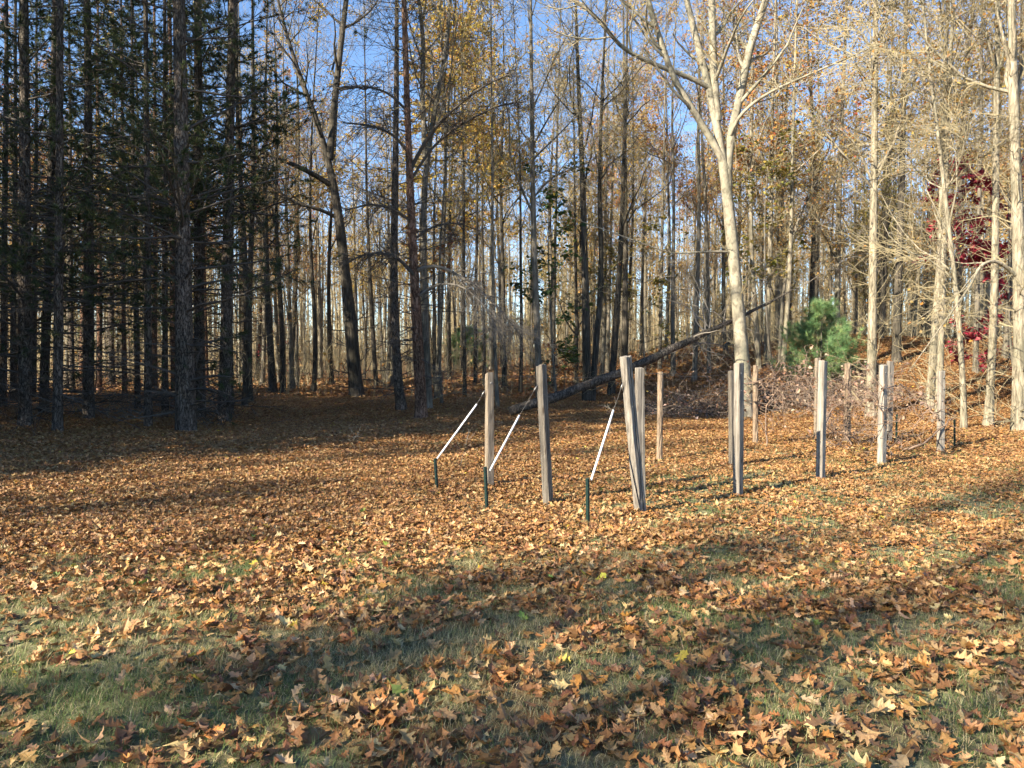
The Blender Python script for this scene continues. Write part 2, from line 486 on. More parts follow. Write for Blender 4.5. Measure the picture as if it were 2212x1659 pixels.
# ------------------------------------------------------------------ light
SUN_D = np.array([.79, .61]); SUN_EL = 28.0
sd = Vector((SUN_D[0] * math.cos(R(SUN_EL)), SUN_D[1] * math.cos(R(SUN_EL)), -math.sin(R(SUN_EL))))
sun = bpy.data.objects.new('sun', bpy.data.lights.new('sun', 'SUN')); COL.objects.link(sun)
sun.data.energy = 5.0; sun.data.angle = R(.5); sun.data.color = (1, .89, .70)
sun.rotation_euler = sd.to_track_quat('-Z', 'Y').to_euler(); sun.location = (-40, -30, 40)
world = bpy.data.worlds.new('World'); scene.world = world; world.use_nodes = True
wn = world.node_tree; sky = wn.nodes.new('ShaderNodeTexSky'); sky.sky_type = 'NISHITA'; sky.sun_disc = False
sky.sun_elevation = R(SUN_EL); sky.sun_rotation = math.atan2(-SUN_D[0], -SUN_D[1]); sky.ozone_density = 4.0; sky.air_density = .9; sky.dust_density = 0
wn.links.new(sky.outputs[0], wn.nodes['Background'].inputs[0]); wn.nodes['Background'].inputs[1].default_value = .085
scene.view_settings.view_transform = 'Standard'; scene.view_settings.look = 'None'; scene.view_settings.exposure = 1.85; scene.view_settings.gamma = 1
scene.cycles.adaptive_threshold = .03; scene.cycles.max_bounces = 4; scene.cycles.diffuse_bounces = 2; scene.cycles.transparent_max_bounces = 4

# ------------------------------------------------------------------ ground
def cover(x, y):
    """how much of the lawn the fallen leaves hide, 0..1"""
    n = fbm(x * 3.0 + 3, y * 3.6, 21, 4); n2 = fbm(x * .4, y * .5, 31, 2)
    side = sstep(-1.0, 2.5, x)
    b = .45 + .49 * sstep(4.4, 7.6, y) * (1 - side) + sstep(11, 16, y) * .15 + side * (.0 + .40 * sstep(8.5, 15, y))
    return np.clip(b + (n - .5) * 1.45 + (n2 - .5) * .35, .14, 1)

def axis(fine, stops):
    out = [np.arange(fine[0], fine[1], fine[2])]
    return np.unique(np.concatenate(out + [np.asarray(stops, float)]))
gx = np.unique(np.r_[np.linspace(-600, -40, 18), np.arange(-40, -14, 1.0), np.arange(-14, 14, .2), np.arange(14, 44, 1.0), np.linspace(44, 600, 18)])
gy = np.unique(np.r_[np.linspace(-300, -24, 14), np.arange(-24, 1.5, 1.5), np.arange(1.5, 14, .16), np.arange(14, 46, .4), np.arange(46, 130, 3), np.linspace(130, 900, 18)])
X, Y = np.meshgrid(gx, gy)
Z = terrain(X, Y)
mb = MB()
ii = np.arange(X.size).reshape(X.shape)
F = np.stack([ii[:-1, :-1], ii[:-1, 1:], ii[1:, 1:], ii[1:, :-1]], -1).reshape(-1, 4)
cv = cover(X, Y).ravel()
mb.add(np.stack([X, Y, Z], -1), F, 0, np.repeat(cv[:, None], 3, 1), True)
m, nt, b = mat('ground of leaf litter and thin lawn')
a = nt.nodes.new('ShaderNodeAttribute'); a.attribute_name = 'col'
v = coords(nt, (1, 1, 1))
vo = nt.nodes.new('ShaderNodeTexVoronoi'); vo.inputs['Scale'].default_value = 11; nt.links.new(v, vo.inputs['Vector'])
sep = nt.nodes.new('ShaderNodeSeparateColor'); nt.links.new(vo.outputs['Color'], sep.inputs[0])
leafc = ramp(nt, [(0, (.075, .035, .018)), (.35, (.19, .085, .035)), (.65, (.29, .145, .06)), (.85, (.36, .21, .10)), (1, (.24, .10, .04))], sep.outputs[0])
g1 = noise(nt, v, 60, 5); g2 = noise(nt, v, 3.5, 4)
grc = mixc(nt, g2, ramp(nt, [(.3, (.06, .075, .035)), (.7, (.15, .165, .08))], g1), ramp(nt, [(.3, (.12, .105, .06)), (.7, (.30, .26, .16))], g1))
thr = nt.nodes.new('ShaderNodeMapRange'); thr.inputs[1].default_value = .45; thr.inputs[2].default_value = .8; nt.links.new(a.outputs['Fac'], thr.inputs[0])
nt.links.new(mixc(nt, thr.outputs[0], grc, leafc), b.inputs['Base Color'])
b.inputs['Roughness'].default_value = .9; b.inputs['Specular IOR Level'].default_value = .1
bump(nt, b, vo.outputs['Distance'], .7, .06)
tag(mb.build('ground', [m]), kind='structure')

# ------------------------------------------------------------------ fallen leaves
LEAFCOL = [(5, (.31, .165, .064)), (3.6, (.41, .255, .112)), (3.4, (.22, .105, .045)), (1.8, (.38, .18, .055)), (1.8, (.52, .37, .19)), (2.0, (.13, .066, .036)), (.10, (.50, .40, .06)), (.04, (.16, .22, .05))]
LITTER = [(5, (.31, .168, .068)), (4, (.38, .235, .10)), (3.4, (.25, .13, .054)), (1.2, (.46, .32, .155)), (1.6, (.16, .08, .04)), (.8, (.36, .17, .05)), (.05, (.5, .4, .06))]
def leaf_field(mb, g, n, ylo, yhi, stations, size, dens_pow=1.0, zpile=.05, margin=1.5, flat=.55, pal=None, jit=.22):
    y = np.sqrt(g.uniform(ylo ** 2, yhi ** 2, n)); x = g.uniform(-1, 1, n) * (.70 * y + margin)
    c = cover(x, y)
    k = g.random(n) < c ** dens_pow
    x = x[k]; y = y[k]; c = c[k]; n = len(x)
    z = terrain(x, y) + .012 + g.random(n) * zpile * c
    st = np.asarray(stations)                       # rows: s, half width, forward sweep
    K = len(st)
    u, v, w = rand_frames(g, n, flat)
    L = g.uniform(size[0], size[1], n)[:, None]
    curl = g.normal(size=(n, 1)) * .55 + .25; fold = g.normal(size=(n, 1)) * .5 + .15; asym = g.uniform(.75, 1.25, (n, 1)); tw = g.normal(size=(n, 1)) * .5
    P0 = np.stack([x, y, z], 1)
    rows = []
    for s, hw, sw in st:
        cz = curl * (s - .5) ** 2 * L * 1.2
        mid = P0 + u * (s - .5) * L + w * cz
        j = g.uniform(.8, 1.2, (n, 2))
        for sg, q in ((1, 0), (-1, 1)):
            e = mid + u * sw * L + sg * v * hw * L * j[:, q:q + 1] * (asym if sg > 0 else 2 - asym) + w * (hw * L * (fold + sg * tw * (s - .3)) + g.normal(size=(n, 1)) * .02 * L)
            rows.append(e)
        rows.append(mid)
    pts = np.stack(rows, 1).reshape(n, K, 3, 3)     # per station: left, right, mid
    pts[..., 2] = np.maximum(pts[..., 2], (terrain(x, y) + .006)[:, None, None])
    col = np.repeat(pick_cols(g, n, pal or LEAFCOL, jit)[:, None, :], K * 3, 1)
    b0 = (np.arange(n) * K * 3)[:, None]
    fs = []
    for k_ in range(K - 1):
        a_, c_ = k_ * 3, k_ * 3 + 3
        fs.append(b0 + np.array([[a_ + 2, c_ + 2, c_, a_]])); fs.append(b0 + np.array([[a_ + 2, a_ + 1, c_ + 1, c_ + 2]]))
    mb.add(pts.reshape(-1, 3), np.concatenate(fs), 0, col)
OAK = [(-.20, .008, 0), (0, .015, 0), (.09, .12, .02), (.19, .29, .08), (.29, .14, .02), (.40, .19, .02), (.50, .37, .10), (.60, .15, .02), (.70, .17, .02), (.77, .25, .09), (.86, .10, .02), (.93, .10, .03), (1.02, .004, 0)]
OAK2 = [(-.1, .01, 0), (.15, .26, .05), (.3, .13, .02), (.5, .36, .09), (.64, .14, .02), (.8, .23, .07), (1.02, .01, 0)]
BROAD = [(-.35, .01, 0), (0, .02, 0), (.08, .30, -.06), (.3, .30, .0), (.42, .52, .06), (.58, .26, .0), (.76, .32, .06), (.86, .13, .0), (1.02, .005, 0)]
OAK3 = [(0, .02, 0), (.45, .33, .06), (1, .03, 0)]
mb = MB(); g = np.random.default_rng(5)
leaf_field(mb, g, 16500, 2.0, 5.6, OAK, (.046, .108), 1.15, flat=.62)
leaf_field(mb, g, 3200, 2.0, 6.5, BROAD, (.035, .075), 1.0, flat=.66)
leaf_field(mb, g, 26000, 4.6, 7.5, OAK, (.038, .082), 1.2, flat=.70, jit=.18)
leaf_field(mb, g, 150000, 6.2, 12, OAK2, (.034, .074), 1.2, flat=.76, pal=LITTER, jit=.15)
leaf_field(mb, g, 340000, 12, 30, OAK3, (.045, .085), .9, .06, flat=.8, pal=LITTER, jit=.15)
leaf_field(mb, g, 70000, 30, 60, OAK3, (.15, .24), .6, .08, flat=.7, pal=LITTER, jit=.15)
tag(mb.build('fallen_leaves', [M['litter']]), 'brown and tan oak leaves strewn over the lawn and forest floor', 'leaves', kind='stuff')

# ------------------------------------------------------------------ grass
def grass_field(mb, g, n, ylo, yhi, L, wid):
    y = np.sqrt(g.uniform(ylo ** 2, yhi ** 2, n)); x = g.uniform(-1, 1, n) * (.70 * y + 1.2)
    c = cover(x, y); tuft = fbm(x * 5, y * 5, 77, 2); lush = fbm(x * .9, y * .9, 88, 3)
    k = g.random(n) < np.clip(1.25 - c * 1.1, .04, 1) * np.clip(.25 + 1.5 * tuft, 0, 1)
    x = x[k]; y = y[k]; lush = lush[k]; n = len(x)
    base = np.stack([x, y, terrain(x, y) - .003], 1)
    az = g.uniform(0, 2 * math.pi, n); lean = np.abs(g.normal(size=n)) * .75 + .25
    h = g.uniform(L[0], L[1], n) * (.55 + .9 * vnoise(x * 3.1, y * 3.1, 55))
    d = np.stack([np.cos(az) * lean, np.sin(az) * lean, np.ones(n)], 1); d /= np.linalg.norm(d, axis=1, keepdims=True)
    side = np.stack([-np.sin(az), np.cos(az), np.zeros(n)], 1) * wid * .5
    mid = base + d * (h * .55)[:, None]
    d2 = d + np.stack([np.cos(az), np.sin(az), -np.ones(n) * .5], 1) * .7; d2 /= np.linalg.norm(d2, axis=1, keepdims=True)
    tip = mid + d2 * (h * .5)[:, None]
    tip[:, 2] = np.maximum(tip[:, 2], base[:, 2] + .006)
    pts = np.stack([base - side, base + side, mid + side * .8, mid - side * .8, tip], 1)
    gc = pick_cols(g, n, [(5, (.135, .185, .062)), (4, (.18, .215, .08)), (2, (.10, .165, .045))], .2)
    sc = pick_cols(g, n, [(3, (.40, .34, .18)), (2, (.28, .23, .11)), (1, (.50, .43, .26))], .2)
    straw = g.random(n) < np.clip(1.3 - lush * 1.7, .2, .85)
    col = np.where(straw[:, None], sc, gc)
    i = (np.arange(n) * 5)[:, None]
    c5 = np.repeat(col[:, None, :], 5, 1)
    mb.add(pts, i + np.array([[0, 1, 2, 3]]), 0, c5)
    # tips as triangles sharing nothing with the quads above
    mb.add(pts[:, 2:].reshape(-1, 3), (np.arange(n) * 3)[:, None] + np.array([[1, 0, 2]]), 0, c5[:, 2:])
mb = MB(); g = np.random.default_rng(6)
grass_field(mb, g, 260000, 2.0, 6.0, (.03, .075), .0026)
grass_field(mb, g, 170000, 6.0, 16, (.04, .09), .005)
tag(mb.build('grass', [M['grass']]), 'short grey green and straw coloured grass between the fallen leaves', 'grass', kind='stuff')

# ------------------------------------------------------------------ traced trees : the pine stand
PINES = [
 # px base, py base, px at top of photo, width px, H, label, options
 (402, 935, 386, 40, 19, 'thickest pine of the left woods, its dark scaly trunk at the clearing edge', dict(low_live=9, hc=6.0, low_dead=46)),
 (431, 903, 427, 26, 20, 'dark pine half hidden close behind the thickest front pine', dict(hc=7.5)),
 (485, 913, 504, 28, 19, 'scaly pine standing alone beside the gap, right of the thickest pine', dict(hc=6.8, low_dead=50)),
 (55, 923, 52, 28, 19, 'stout dark pine near the left edge with the bottom of its trunk bare', dict(low_live=8, hc=5.0)),
 (124, 936, 131, 21, 17, 'slim knotty pine that stands farthest out at the left, beside the stout one', dict(low_live=7, hc=5.2)),
 (95, 896, 120, 20, 18, 'leaning pale pine trunk just behind the slim knotty pine at far left', dict(hc=7)),
 (192, 909, 188, 23, 19, 'dark pine with ragged bark midway between the stout left pine and the thickest pine', dict(low_live=6, hc=5.6)),
 (320, 926, 315, 17, 17, 'slender front pine just left of the thickest pine trunk', dict(low_live=6, hc=5.4)),
 (357, 902, 356, 14, 17, 'thin straight pine touching the left side of the thickest pine', dict(hc=6.6)),
 (376, 886, 366, 14, 18, 'thin reddish pine peeking out behind the thickest pine', dict(hc=7, bk='red_bark')),
 (297, 886, 285, 13, 17, 'thin dark pine behind the slender front pine', dict(hc=6.8)),
 (6, 883, 14, 15, 18, 'pine cut by the left edge of the photo', dict(low_live=5, hc=5.5)),
 (213, 850, 212, 14, 19, 'red barked pine behind the ragged dark pine, catching some sun', dict(hc=7.5, bk='red_bark')),
 (242, 833, 246, 13, 19, 'black thin pine right of the red barked pine in the left woods', dict(hc=7.5)),
 (157, 853, 150, 12, 18, 'thin pine with a sunlit foot left of the ragged dark pine', dict(hc=7)),
 (498, 897, 495, 12, 17, 'thin dark pine tucked behind the pine standing alone by the gap', dict(hc=7.5)),
 (30, 868, 34, 14, 18, 'pine deep in the corner between the left edge and the stout pine', dict(hc=6)),
 (72, 862, 80, 12, 18, 'thin pine behind the stout dark pine at far left', dict(hc=6.5)),
 (270, 862, 262, 11, 18, 'thin pine in the shade between the black pine and the slender front pine', dict(hc=7, bk='red_bark')),
 (335, 868, 333, 12, 18, 'thin reddish pine behind the gap left of the thickest pine', dict(hc=7, bk='red_bark')),
]
for i, (px, py, tx, w, H, lab, kw) in enumerate(PINES):
    n_ = 7; gq = np.random.default_rng(70 + i)
    path = [(px + (tx - px) * t + (gq.normal() * 2.0 if 0 < t < 1 else 0), py * (1 - t)) for t in np.linspace(0, 1, n_)]
    kw = dict(dict(live=115, tuft_n=2200, crown_r=2.6, dead_tw=220, low_dead=42, wid=.013), **kw)
    traced_tree('pine', path, w, H * 1.22, lab, 'pine', i, group='pine stand on the left', **kw)

# the bare red pine and its dark neighbour in the middle
traced_tree('pine', [(910, 907), (906, 800), (901, 690), (894, 590), (886, 420), (881, 260), (876, 120), (872, 0)], 27, 16,
    'red pine with rusty bark and many bare grey drooping branches in the middle', 'pine', 50, bk='red_bark', hc=12.2, low_dead=130, dead_tw=900, live=50, tuft_n=300)
traced_tree('pine', [(868, 889), (857, 800), (851, 690), (850, 590), (853, 420), (856, 260), (857, 120), (857, 0)], 22, 18,
    'dark straight pine immediately left of the rusty red pine', 'pine', 51, hc=11.5, low_dead=90, dead_tw=700, live=50, tuft_n=300)

# the red pine's dead limbs that show singly: part of its crown look, built as its own named part
def dead_limb(root_name_label, paths, base_depth):
    root = [o for o in bpy.data.objects if o.get('label') == root_name_label][0]
    off = np.array(root.location)
    g = np.random.default_rng(333)
    for li, (path, w0, w1, dd, nt_) in enumerate(paths):
        q = np.array([at(x, y, base_depth + dd * i) for i, (x, y) in enumerate(path)])
        sl = np.r_[0, np.cumsum(np.linalg.norm(np.diff(q, axis=0), axis=1))]; sl /= sl[-1]
        s = np.linspace(0, 1, 14)
        Q = np.stack([np.interp(s, sl, q[:, c]) for c in range(3)], 1)
        for _ in range(2): Q[1:-1] = .25 * Q[:-2] + .5 * Q[1:-1] + .25 * Q[2:]
        rr = np.linspace(w0, w1, 14) / FPX * base_depth / 2
        mb = MB(); tubes(mb, Q[None], rr[None], 6, 0)
        bq, br = grow(Q[None], rr[None], nt_, g, .3, 1, 25, 75, .3, 5, -.06, .14, .4, absl=(.35, 1.1), rmin=.007)
        tubes(mb, bq, br, 3, 0)
        tq, tr = grow(bq, br, nt_ * 5, g, .1, 1, 25, 70, .3, 4, -.05, .2, .6, absl=(.2, .6), rmin=.006)
        tubes(mb, tq, tr, 3, 0)
        mb.build('dead_limb', [M['dead_twig' if li in (0, 2) else 'dark_twig']], root, off, col=False)  # shade on the upper limbs is put in as darker twig; drooping ones stay grey
RP = 'red pine with rusty bark and many bare grey drooping branches in the middle'
rpd = float([o for o in bpy.data.objects if o.get('label') == RP][0].location.y)
dead_limb(RP, [
 ([(897, 585), (930, 568), (968, 580), (1002, 602), (1045, 632), (1090, 680), (1130, 730)], 9, 3, -.12, 75),
 ([(900, 600), (890, 590), (860, 555), (820, 545), (780, 550), (740, 575)], 9, 3, -.15, 45),
 ([(905, 640), (940, 612), (990, 612), (1030, 640), (1060, 680), (1075, 720)], 6, 2, -.3, 75),
 ([(884, 372), (915, 310), (950, 262), (1000, 218), (1060, 175), (1110, 158)], 9, 3, -.1, 40),
 ([(886, 392), (930, 320), (970, 285), (1020, 255), (1080, 225), (1130, 220)], 7, 3, .1, 45),
 ([(882, 330), (850, 290), (800, 270), (740, 265)], 7, 3, -.1, 30),
 ([(880, 240), (840, 200), (790, 185), (735, 195)], 7, 3, .1, 30),
 ([(890, 480), (850, 450), (800, 440), (745, 455)], 7, 3, -.2, 35),
 ([(892, 520), (930, 490), (985, 480), (1040, 500)], 6, 2, .2, 30),
], rpd)

# ------------------------------------------------------------------ traced trees : hardwoods
def hard(path, w, H, label, seed, **kw):
    kw = dict(dict(limbs=12, branches=70, twigs=520, leaves=160), **kw)
    return traced_tree('hard', path, w, H, label, 'tree', 200 + seed, **kw)

hard([(770, 860), (762, 750), (747, 600), (733, 480), (722, 390), (692, 280), (652, 180), (622, 90), (597, 0)], 33, 17,
     'leaning oak with a mossy sunlit foot, its trunk curving left over the woods', 1, bk='dark_bark', tw='dark_twig', limbs=14, leaves=260, pal=RUST, lt0=.6,
     limb_px=[([(712, 345), (722, 230), (734, 120), (748, 0)], 17, 10, .2), ([(718, 402), (670, 372), (620, 350), (560, 325), (500, 300)], 12, 4, -.5), ([(728, 470), (690, 452), (640, 440), (590, 405)], 9, 3, -.4)])
hard([(925, 886), (918, 700), (914, 560), (912, 400), (922, 310), (940, 230), (962, 150), (975, 0)], 20, 18,
     'grey hardwood rising directly behind the rusty red pine and leaning right at the top', 2, bk='oak_bark', leaves=220, pal=OCHRE,
     limb_px=[([(918, 340), (912, 200), (915, 90), (905, 0)], 12, 8, .2)])
hard([(1611, 904), (1606, 790), (1596, 680), (1585, 560), (1573, 430), (1566, 350), (1556, 318), (1548, 290), (1541, 200), (1522, 150), (1500, 70), (1478, 0)], 36, 15.5,
     'big smooth grey oak with a forked sunlit trunk and spreading limbs behind the posts', 3, bk='smooth_bark', limbs=6, lt0=.75, branches=90, twigs=700, leaves=150, pal=RUST, sprouts=14, flare=1.2,
     limb_px=[([(1569, 365), (1545, 312), (1514, 268), (1484, 215), (1458, 180), (1440, 130), (1424, 80), (1409, 35), (1400, 0)], 17, 10, -.08),
              ([(1541, 195), (1500, 170), (1465, 158), (1420, 142), (1375, 122), (1337, 100), (1290, 35), (1240, 0)], 11, 6, -.15),
              ([(1550, 262), (1545, 210), (1541, 150), (1539, 75), (1537, 0)], 19, 14, .0),
              ([(1571, 410), (1571, 350), (1577, 300), (1586, 262), (1604, 183), (1617, 110), (1634, 60), (1654, 0)], 21, 14, .04),
              ([(1578, 292), (1590, 262), (1607, 240), (1634, 217), (1674, 193), (1734, 167)], 8, 4, -.2),
              ([(1590, 545), (1550, 543), (1500, 545), (1450, 548), (1400, 530)], 5, 2.5, -.2)])

HW = [
 # path, width px, H, label, options
 ([(1166, 880), (1160, 700), (1152, 520), (1150, 300), (1146, 0)], 17, 18, 'straight hardwood rising right behind the middle post with green leaves beside it', dict(bk='oak_bark', leaves=120)),
 ([(1268, 869), (1267, 700), (1263, 560), (1260, 400), (1250, 200), (1243, 0)], 20, 18, 'left stem of the dark double trunk behind the fallen tree', dict(bk='dark_bark', leaves=160)),
 ([(1278, 868), (1290, 700), (1306, 590), (1294, 480), (1296, 300), (1310, 0)], 16, 17, 'crooked right stem of the dark double trunk behind the fallen tree', dict(bk='dark_bark', leaves=160)),
 ([(1320, 853), (1328, 740), (1338, 600), (1345, 450), (1352, 200), (1356, 0)], 17, 18, 'dark hardwood leaning right, just left of the crossed posts', dict(bk='dark_bark', leaves=140)),
 ([(1349, 838), (1350, 700), (1352, 520), (1350, 300), (1346, 0)], 16, 18, 'straight dark hardwood directly above the leaning crossed post', dict(bk='dark_bark')),
 ([(1245, 833), (1246, 700), (1242, 500), (1240, 250), (1236, 0)], 9, 17, 'thin hardwood just left of the dark double trunk', dict(bk='dark_bark')),
 ([(1194, 849), (1196, 700), (1200, 500), (1204, 250), (1212, 0)], 10, 17, 'thin dark hardwood inside the green leaves right of the middle post', dict(bk='dark_bark')),
 ([(1124, 849), (1128, 720), (1124, 580), (1125, 420), (1120, 250), (1108, 0)], 9, 17, 'thin wavy dark trunk just left of the middle post', dict(bk='dark_bark')),
 ([(1075, 881), (1068, 740), (1064, 560), (1063, 300), (1060, 0)], 9, 16, 'thin trunk leaning behind the left front post', dict(bk='oak_bark')),
 ([(1090, 838), (1088, 700), (1086, 560), (1080, 380), (1090, 200), (1086, 0)], 12, 18, 'dark trunk between the left front post and the middle post', dict(bk='dark_bark')),
 ([(1061, 800), (1060, 700), (1062, 560), (1064, 300), (1070, 0)], 11, 20, 'sunlit pale trunk seen just above the left front post', dict(bk='pale_bark')),
 ([(1004, 859), (1003, 740), (1001, 560), (1003, 380), (996, 200), (1000, 0)], 9, 18, 'thin dark trunk in front of the small far pine', dict(bk='dark_bark', leaves=900, pal=OCHRE, lsize=(.1, .17))),
 ([(955, 874), (950, 800), (946, 700), (948, 560), (962, 380), (970, 200), (985, 0)], 7, 15, 'thinnest wavy stem right of the rusty red pine', dict(bk='oak_bark')),
 ([(939, 841), (938, 700), (936, 500), (945, 250), (952, 0)], 9, 18, 'thin dark trunk beside the right of the rusty red pine', dict(bk='dark_bark', leaves=2200, pal=OCHRE, lsize=(.13, .2))),
 ([(970, 820), (968, 640), (972, 440), (982, 240), (985, 0)], 9, 19, 'slim trunk midway between the red pine and the small far pine', dict(bk='dark_bark', leaves=3600, pal=OCHRE, lsize=(.13, .21))),
 ([(1027, 830), (1027, 640), (1032, 440), (1028, 240), (1035, 0)], 9, 19, 'slim trunk at the right side of the small far pine', dict(bk='dark_bark', leaves=3600, pal=OCHRE, lsize=(.13, .21))),
 ([(1046, 836), (1045, 640), (1040, 440), (1046, 240), (1040, 0)], 8, 19, 'slim dark trunk just left of the left front post', dict(bk='dark_bark', leaves=2200, pal=OCHRE, lsize=(.13, .2))),
 ([(1312, 806), (1316, 640), (1322, 440), (1326, 240), (1330, 0)], 9, 19, 'thin trunk in the gap left of the leaning crossed post', dict(bk='oak_bark', leaves=900, pal=OCHRE, lsize=(.1, .17))),
 ([(1425, 800), (1428, 640), (1432, 440), (1436, 240), (1440, 0)], 9, 19, 'thin trunk straight above the round pole in the middle', dict(bk='oak_bark', leaves=200, pal=OCHRE)),
 ([(1455, 812), (1452, 660), (1457, 440), (1450, 240), (1462, 0)], 11, 18, 'hardwood crossed by the fallen tree halfway to the big grey oak', dict(bk='oak_bark', leaves=600, pal=TAN)),
 ([(1500, 822), (1505, 660), (1512, 440), (1506, 240), (1520, 0)], 12, 18, 'hardwood just left of the big grey oak where the fallen tree crosses', dict(bk='oak_bark', leaves=600, pal=TAN)),
 ([(1532, 806), (1530, 660), (1526, 440), (1512, 240), (1505, 0)], 10, 19, 'slim hardwood close on the left of the big grey oak', dict(bk='oak_bark', leaves=160, pal=OLIVE)),
 ([(1640, 800), (1631, 660), (1622, 550), (1622, 400), (1623, 200), (1630, 0)], 12, 17, 'straight pale hardwood close on the right of the big grey oak', dict(bk='pale_bark', leaves=1300, pal=RUST, lsize=(.1, .16))),
 ([(1655, 790), (1660, 660), (1663, 550), (1667, 400), (1667, 267), (1676, 0)], 13, 18, 'second pale hardwood to the right of the big grey oak', dict(bk='pale_bark', leaves=1300, pal=RUST, lsize=(.1, .16))),
 ([(1690, 800), (1704, 640), (1710, 500), (1712, 300), (1722, 0)], 11, 18, 'pale hardwood just left of the young green pine', dict(bk='pale_bark', leaves=1300, pal=RUST, lsize=(.1, .16))),
 ([(1683, 792), (1690, 640), (1705, 540), (1722, 460), (1762, 400), (1794, 350), (1812, 290)], 9, 12, 'crooked hardwood bending right above the young green pine', dict(bk='oak_bark', leaves=300, pal=RUST)),
 ([(1880, 903), (1884, 760), (1886, 616), (1888, 333), (1891, 180), (1891, 0)], 22, 18, 'sturdy pale hardwood right of the young green pine, its foot on the sunlit leaves', dict(bk='pale_bark', sprouts=60, leaves=700, pal=TAN, limbs=16, branches=110, twigs=950)),
 ([(1936, 783), (1938, 650), (1945, 500), (1950, 300), (1958, 0)], 19, 18, 'dark broad trunk on the bank behind the right hand posts', dict(bk='dark_bark', sprouts=50, twigs=800, leaves=700, pal=TAN)),
 ([(2007, 883), (2016, 760), (2027, 640), (2034, 500), (2038, 250), (2048, 0)], 19, 17, 'pale hardwood leaning right behind the white post', dict(bk='pale_bark', sprouts=42, limbs=16, twigs=950, leaves=600, pal=TAN)),
 ([(2026, 905), (2032, 760), (2036, 640), (2040, 500), (2047, 250), (2060, 0)], 15, 17, 'pale hardwood straight above the white post', dict(bk='pale_bark', sprouts=42, limbs=16, twigs=850, leaves=600, pal=TAN)),
 ([(2082, 929), (2080, 800), (2072, 700), (2064, 600), (2052, 510), (2040, 430), (2034, 330), (2024, 260), (2010, 190)], 14, 13, 'crooked pale hardwood bending left, right of the white post', dict(bk='pale_bark', sprouts=42, limbs=18, lt0=.3, twigs=1000, leaves=140, pal=TAN)),
 ([(2134, 924), (2140, 820), (2145, 740), (2151, 583), (2150, 333), (2154, 150), (2155, 0)], 19, 18, 'straight pale furrowed hardwood, second tree from the right edge', dict(bk='pale_bark', sprouts=60, limbs=14, twigs=800, leaves=600, pal=TAN)),
 ([(2200, 935), (2203, 820), (2206, 740), (2204, 616), (2195, 400), (2188, 200), (2184, 0)], 30, 18, 'thick pale furrowed hardwood cut by the right edge', dict(bk='pale_bark', sprouts=50, limbs=14, twigs=800, leaves=600, pal=TAN,
      limb_px=[([(2198, 600), (2170, 572), (2140, 560), (2115, 575), (2095, 620), (2080, 640)], 9, 3, -.15)])),
 ([(2107, 806), (2110, 700), (2112, 560), (2118, 300), (2122, 0)], 12, 18, 'grey hardwood on the bank beside the crimson leaves', dict(bk='oak_bark', leaves=600, pal=TAN)),
 ([(528, 829), (526, 700), (524, 560), (520, 300), (515, 0)], 16, 19, 'dark hardwood right of the lone pine, deep in the shade', dict(bk='dark_bark')),
 ([(590, 850), (584, 740), (576, 620), (574, 500), (572, 250), (578, 0)], 17, 18, 'dark hardwood with crimson leaves round its foot, left of the leaning oak', dict(bk='dark_bark', leaves=80, pal=PINK)),
 ([(610, 850), (613, 760), (606, 650), (596, 500), (600, 250), (590, 0)], 13, 18, 'curved dark hardwood paired with the one among crimson leaves', dict(bk='dark_bark')),
 ([(642, 836), (640, 700), (636, 560), (640, 300), (646, 0)], 9, 18, 'thin trunk with a sunlit foot left of the leaning oak', dict(bk='oak_bark')),
 ([(677, 850), (684, 740), (676, 620), (668, 500), (674, 250), (690, 0)], 11, 18, 'wavy dark trunk closest to the leaning oak on its left', dict(bk='dark_bark')),
 ([(717, 833), (712, 740), (708, 600), (716, 450), (728, 250), (736, 0)], 11, 19, 'dark trunk touching the left side of the leaning oak', dict(bk='dark_bark')),
 ([(813, 838), (806, 740), (800, 620), (792, 450), (790, 250), (786, 0)], 11, 18, 'dark trunk right of the mossy foot of the leaning oak', dict(bk='dark_bark')),
]
for i, (path, w, H, lab, kw) in enumerate(HW):
    hard(path, w, H, lab, 10 + i, **kw)

# ------------------------------------------------------------------ background trees : shared meshes, one object per tree
g = np.random.default_rng(404)
VAR = []
def proto_hard(tag_, **kw):
    gg = np.random.default_rng(900 + len(VAR))
    H = kw.pop('H', 18); r0 = kw.pop('r0', .13)
    P, Rr = random_bole(gg, H, r0)
    root = empty('hardwood_tree', (0, 0, 0)); root['category'] = 'tree'
    hardwood_meshes(gg, P, Rr, root, (0, 0, 0), sides=7, **kw)
    VAR.append((tag_, root, H)); return root
proto_hard('bare', bk='oak_bark', leaves=350, pal=TAN, twigs=600)
proto_hard('bare', bk='pale_bark', leaves=350, pal=TAN, twigs=600, r0=.11)
proto_hard('bare', bk='dark_bark', leaves=350, pal=RUST, twigs=600, r0=.12)
proto_hard('yellow', bk='oak_bark', leaves=3600, pal=OCHRE, H=20, twigs=650, lsize=(.09, .15))
proto_hard('yellow', bk='dark_bark', leaves=2600, pal=OCHRE, H=20, twigs=650, lsize=(.09, .15))
proto_hard('rusty', bk='oak_bark', leaves=3400, pal=RUST, H=17, twigs=600, lsize=(.09, .15))
proto_hard('rusty', bk='pale_bark', leaves=2200, pal=RUST, H=18, twigs=600, lsize=(.09, .15))
proto_hard('tan', bk='pale_bark', leaves=2400, pal=TAN, lsize=(.09, .15), H=17, twigs=900, sprouts=60, lt0=.3)
proto_hard('tan', bk='oak_bark', leaves=2200, pal=TAN, lsize=(.09, .15), H=18, twigs=900, sprouts=60, lt0=.3)
proto_hard('olive', bk='dark_bark', leaves=2600, pal=OLIVE, H=16, twigs=600, lt0=.25)
PV = []
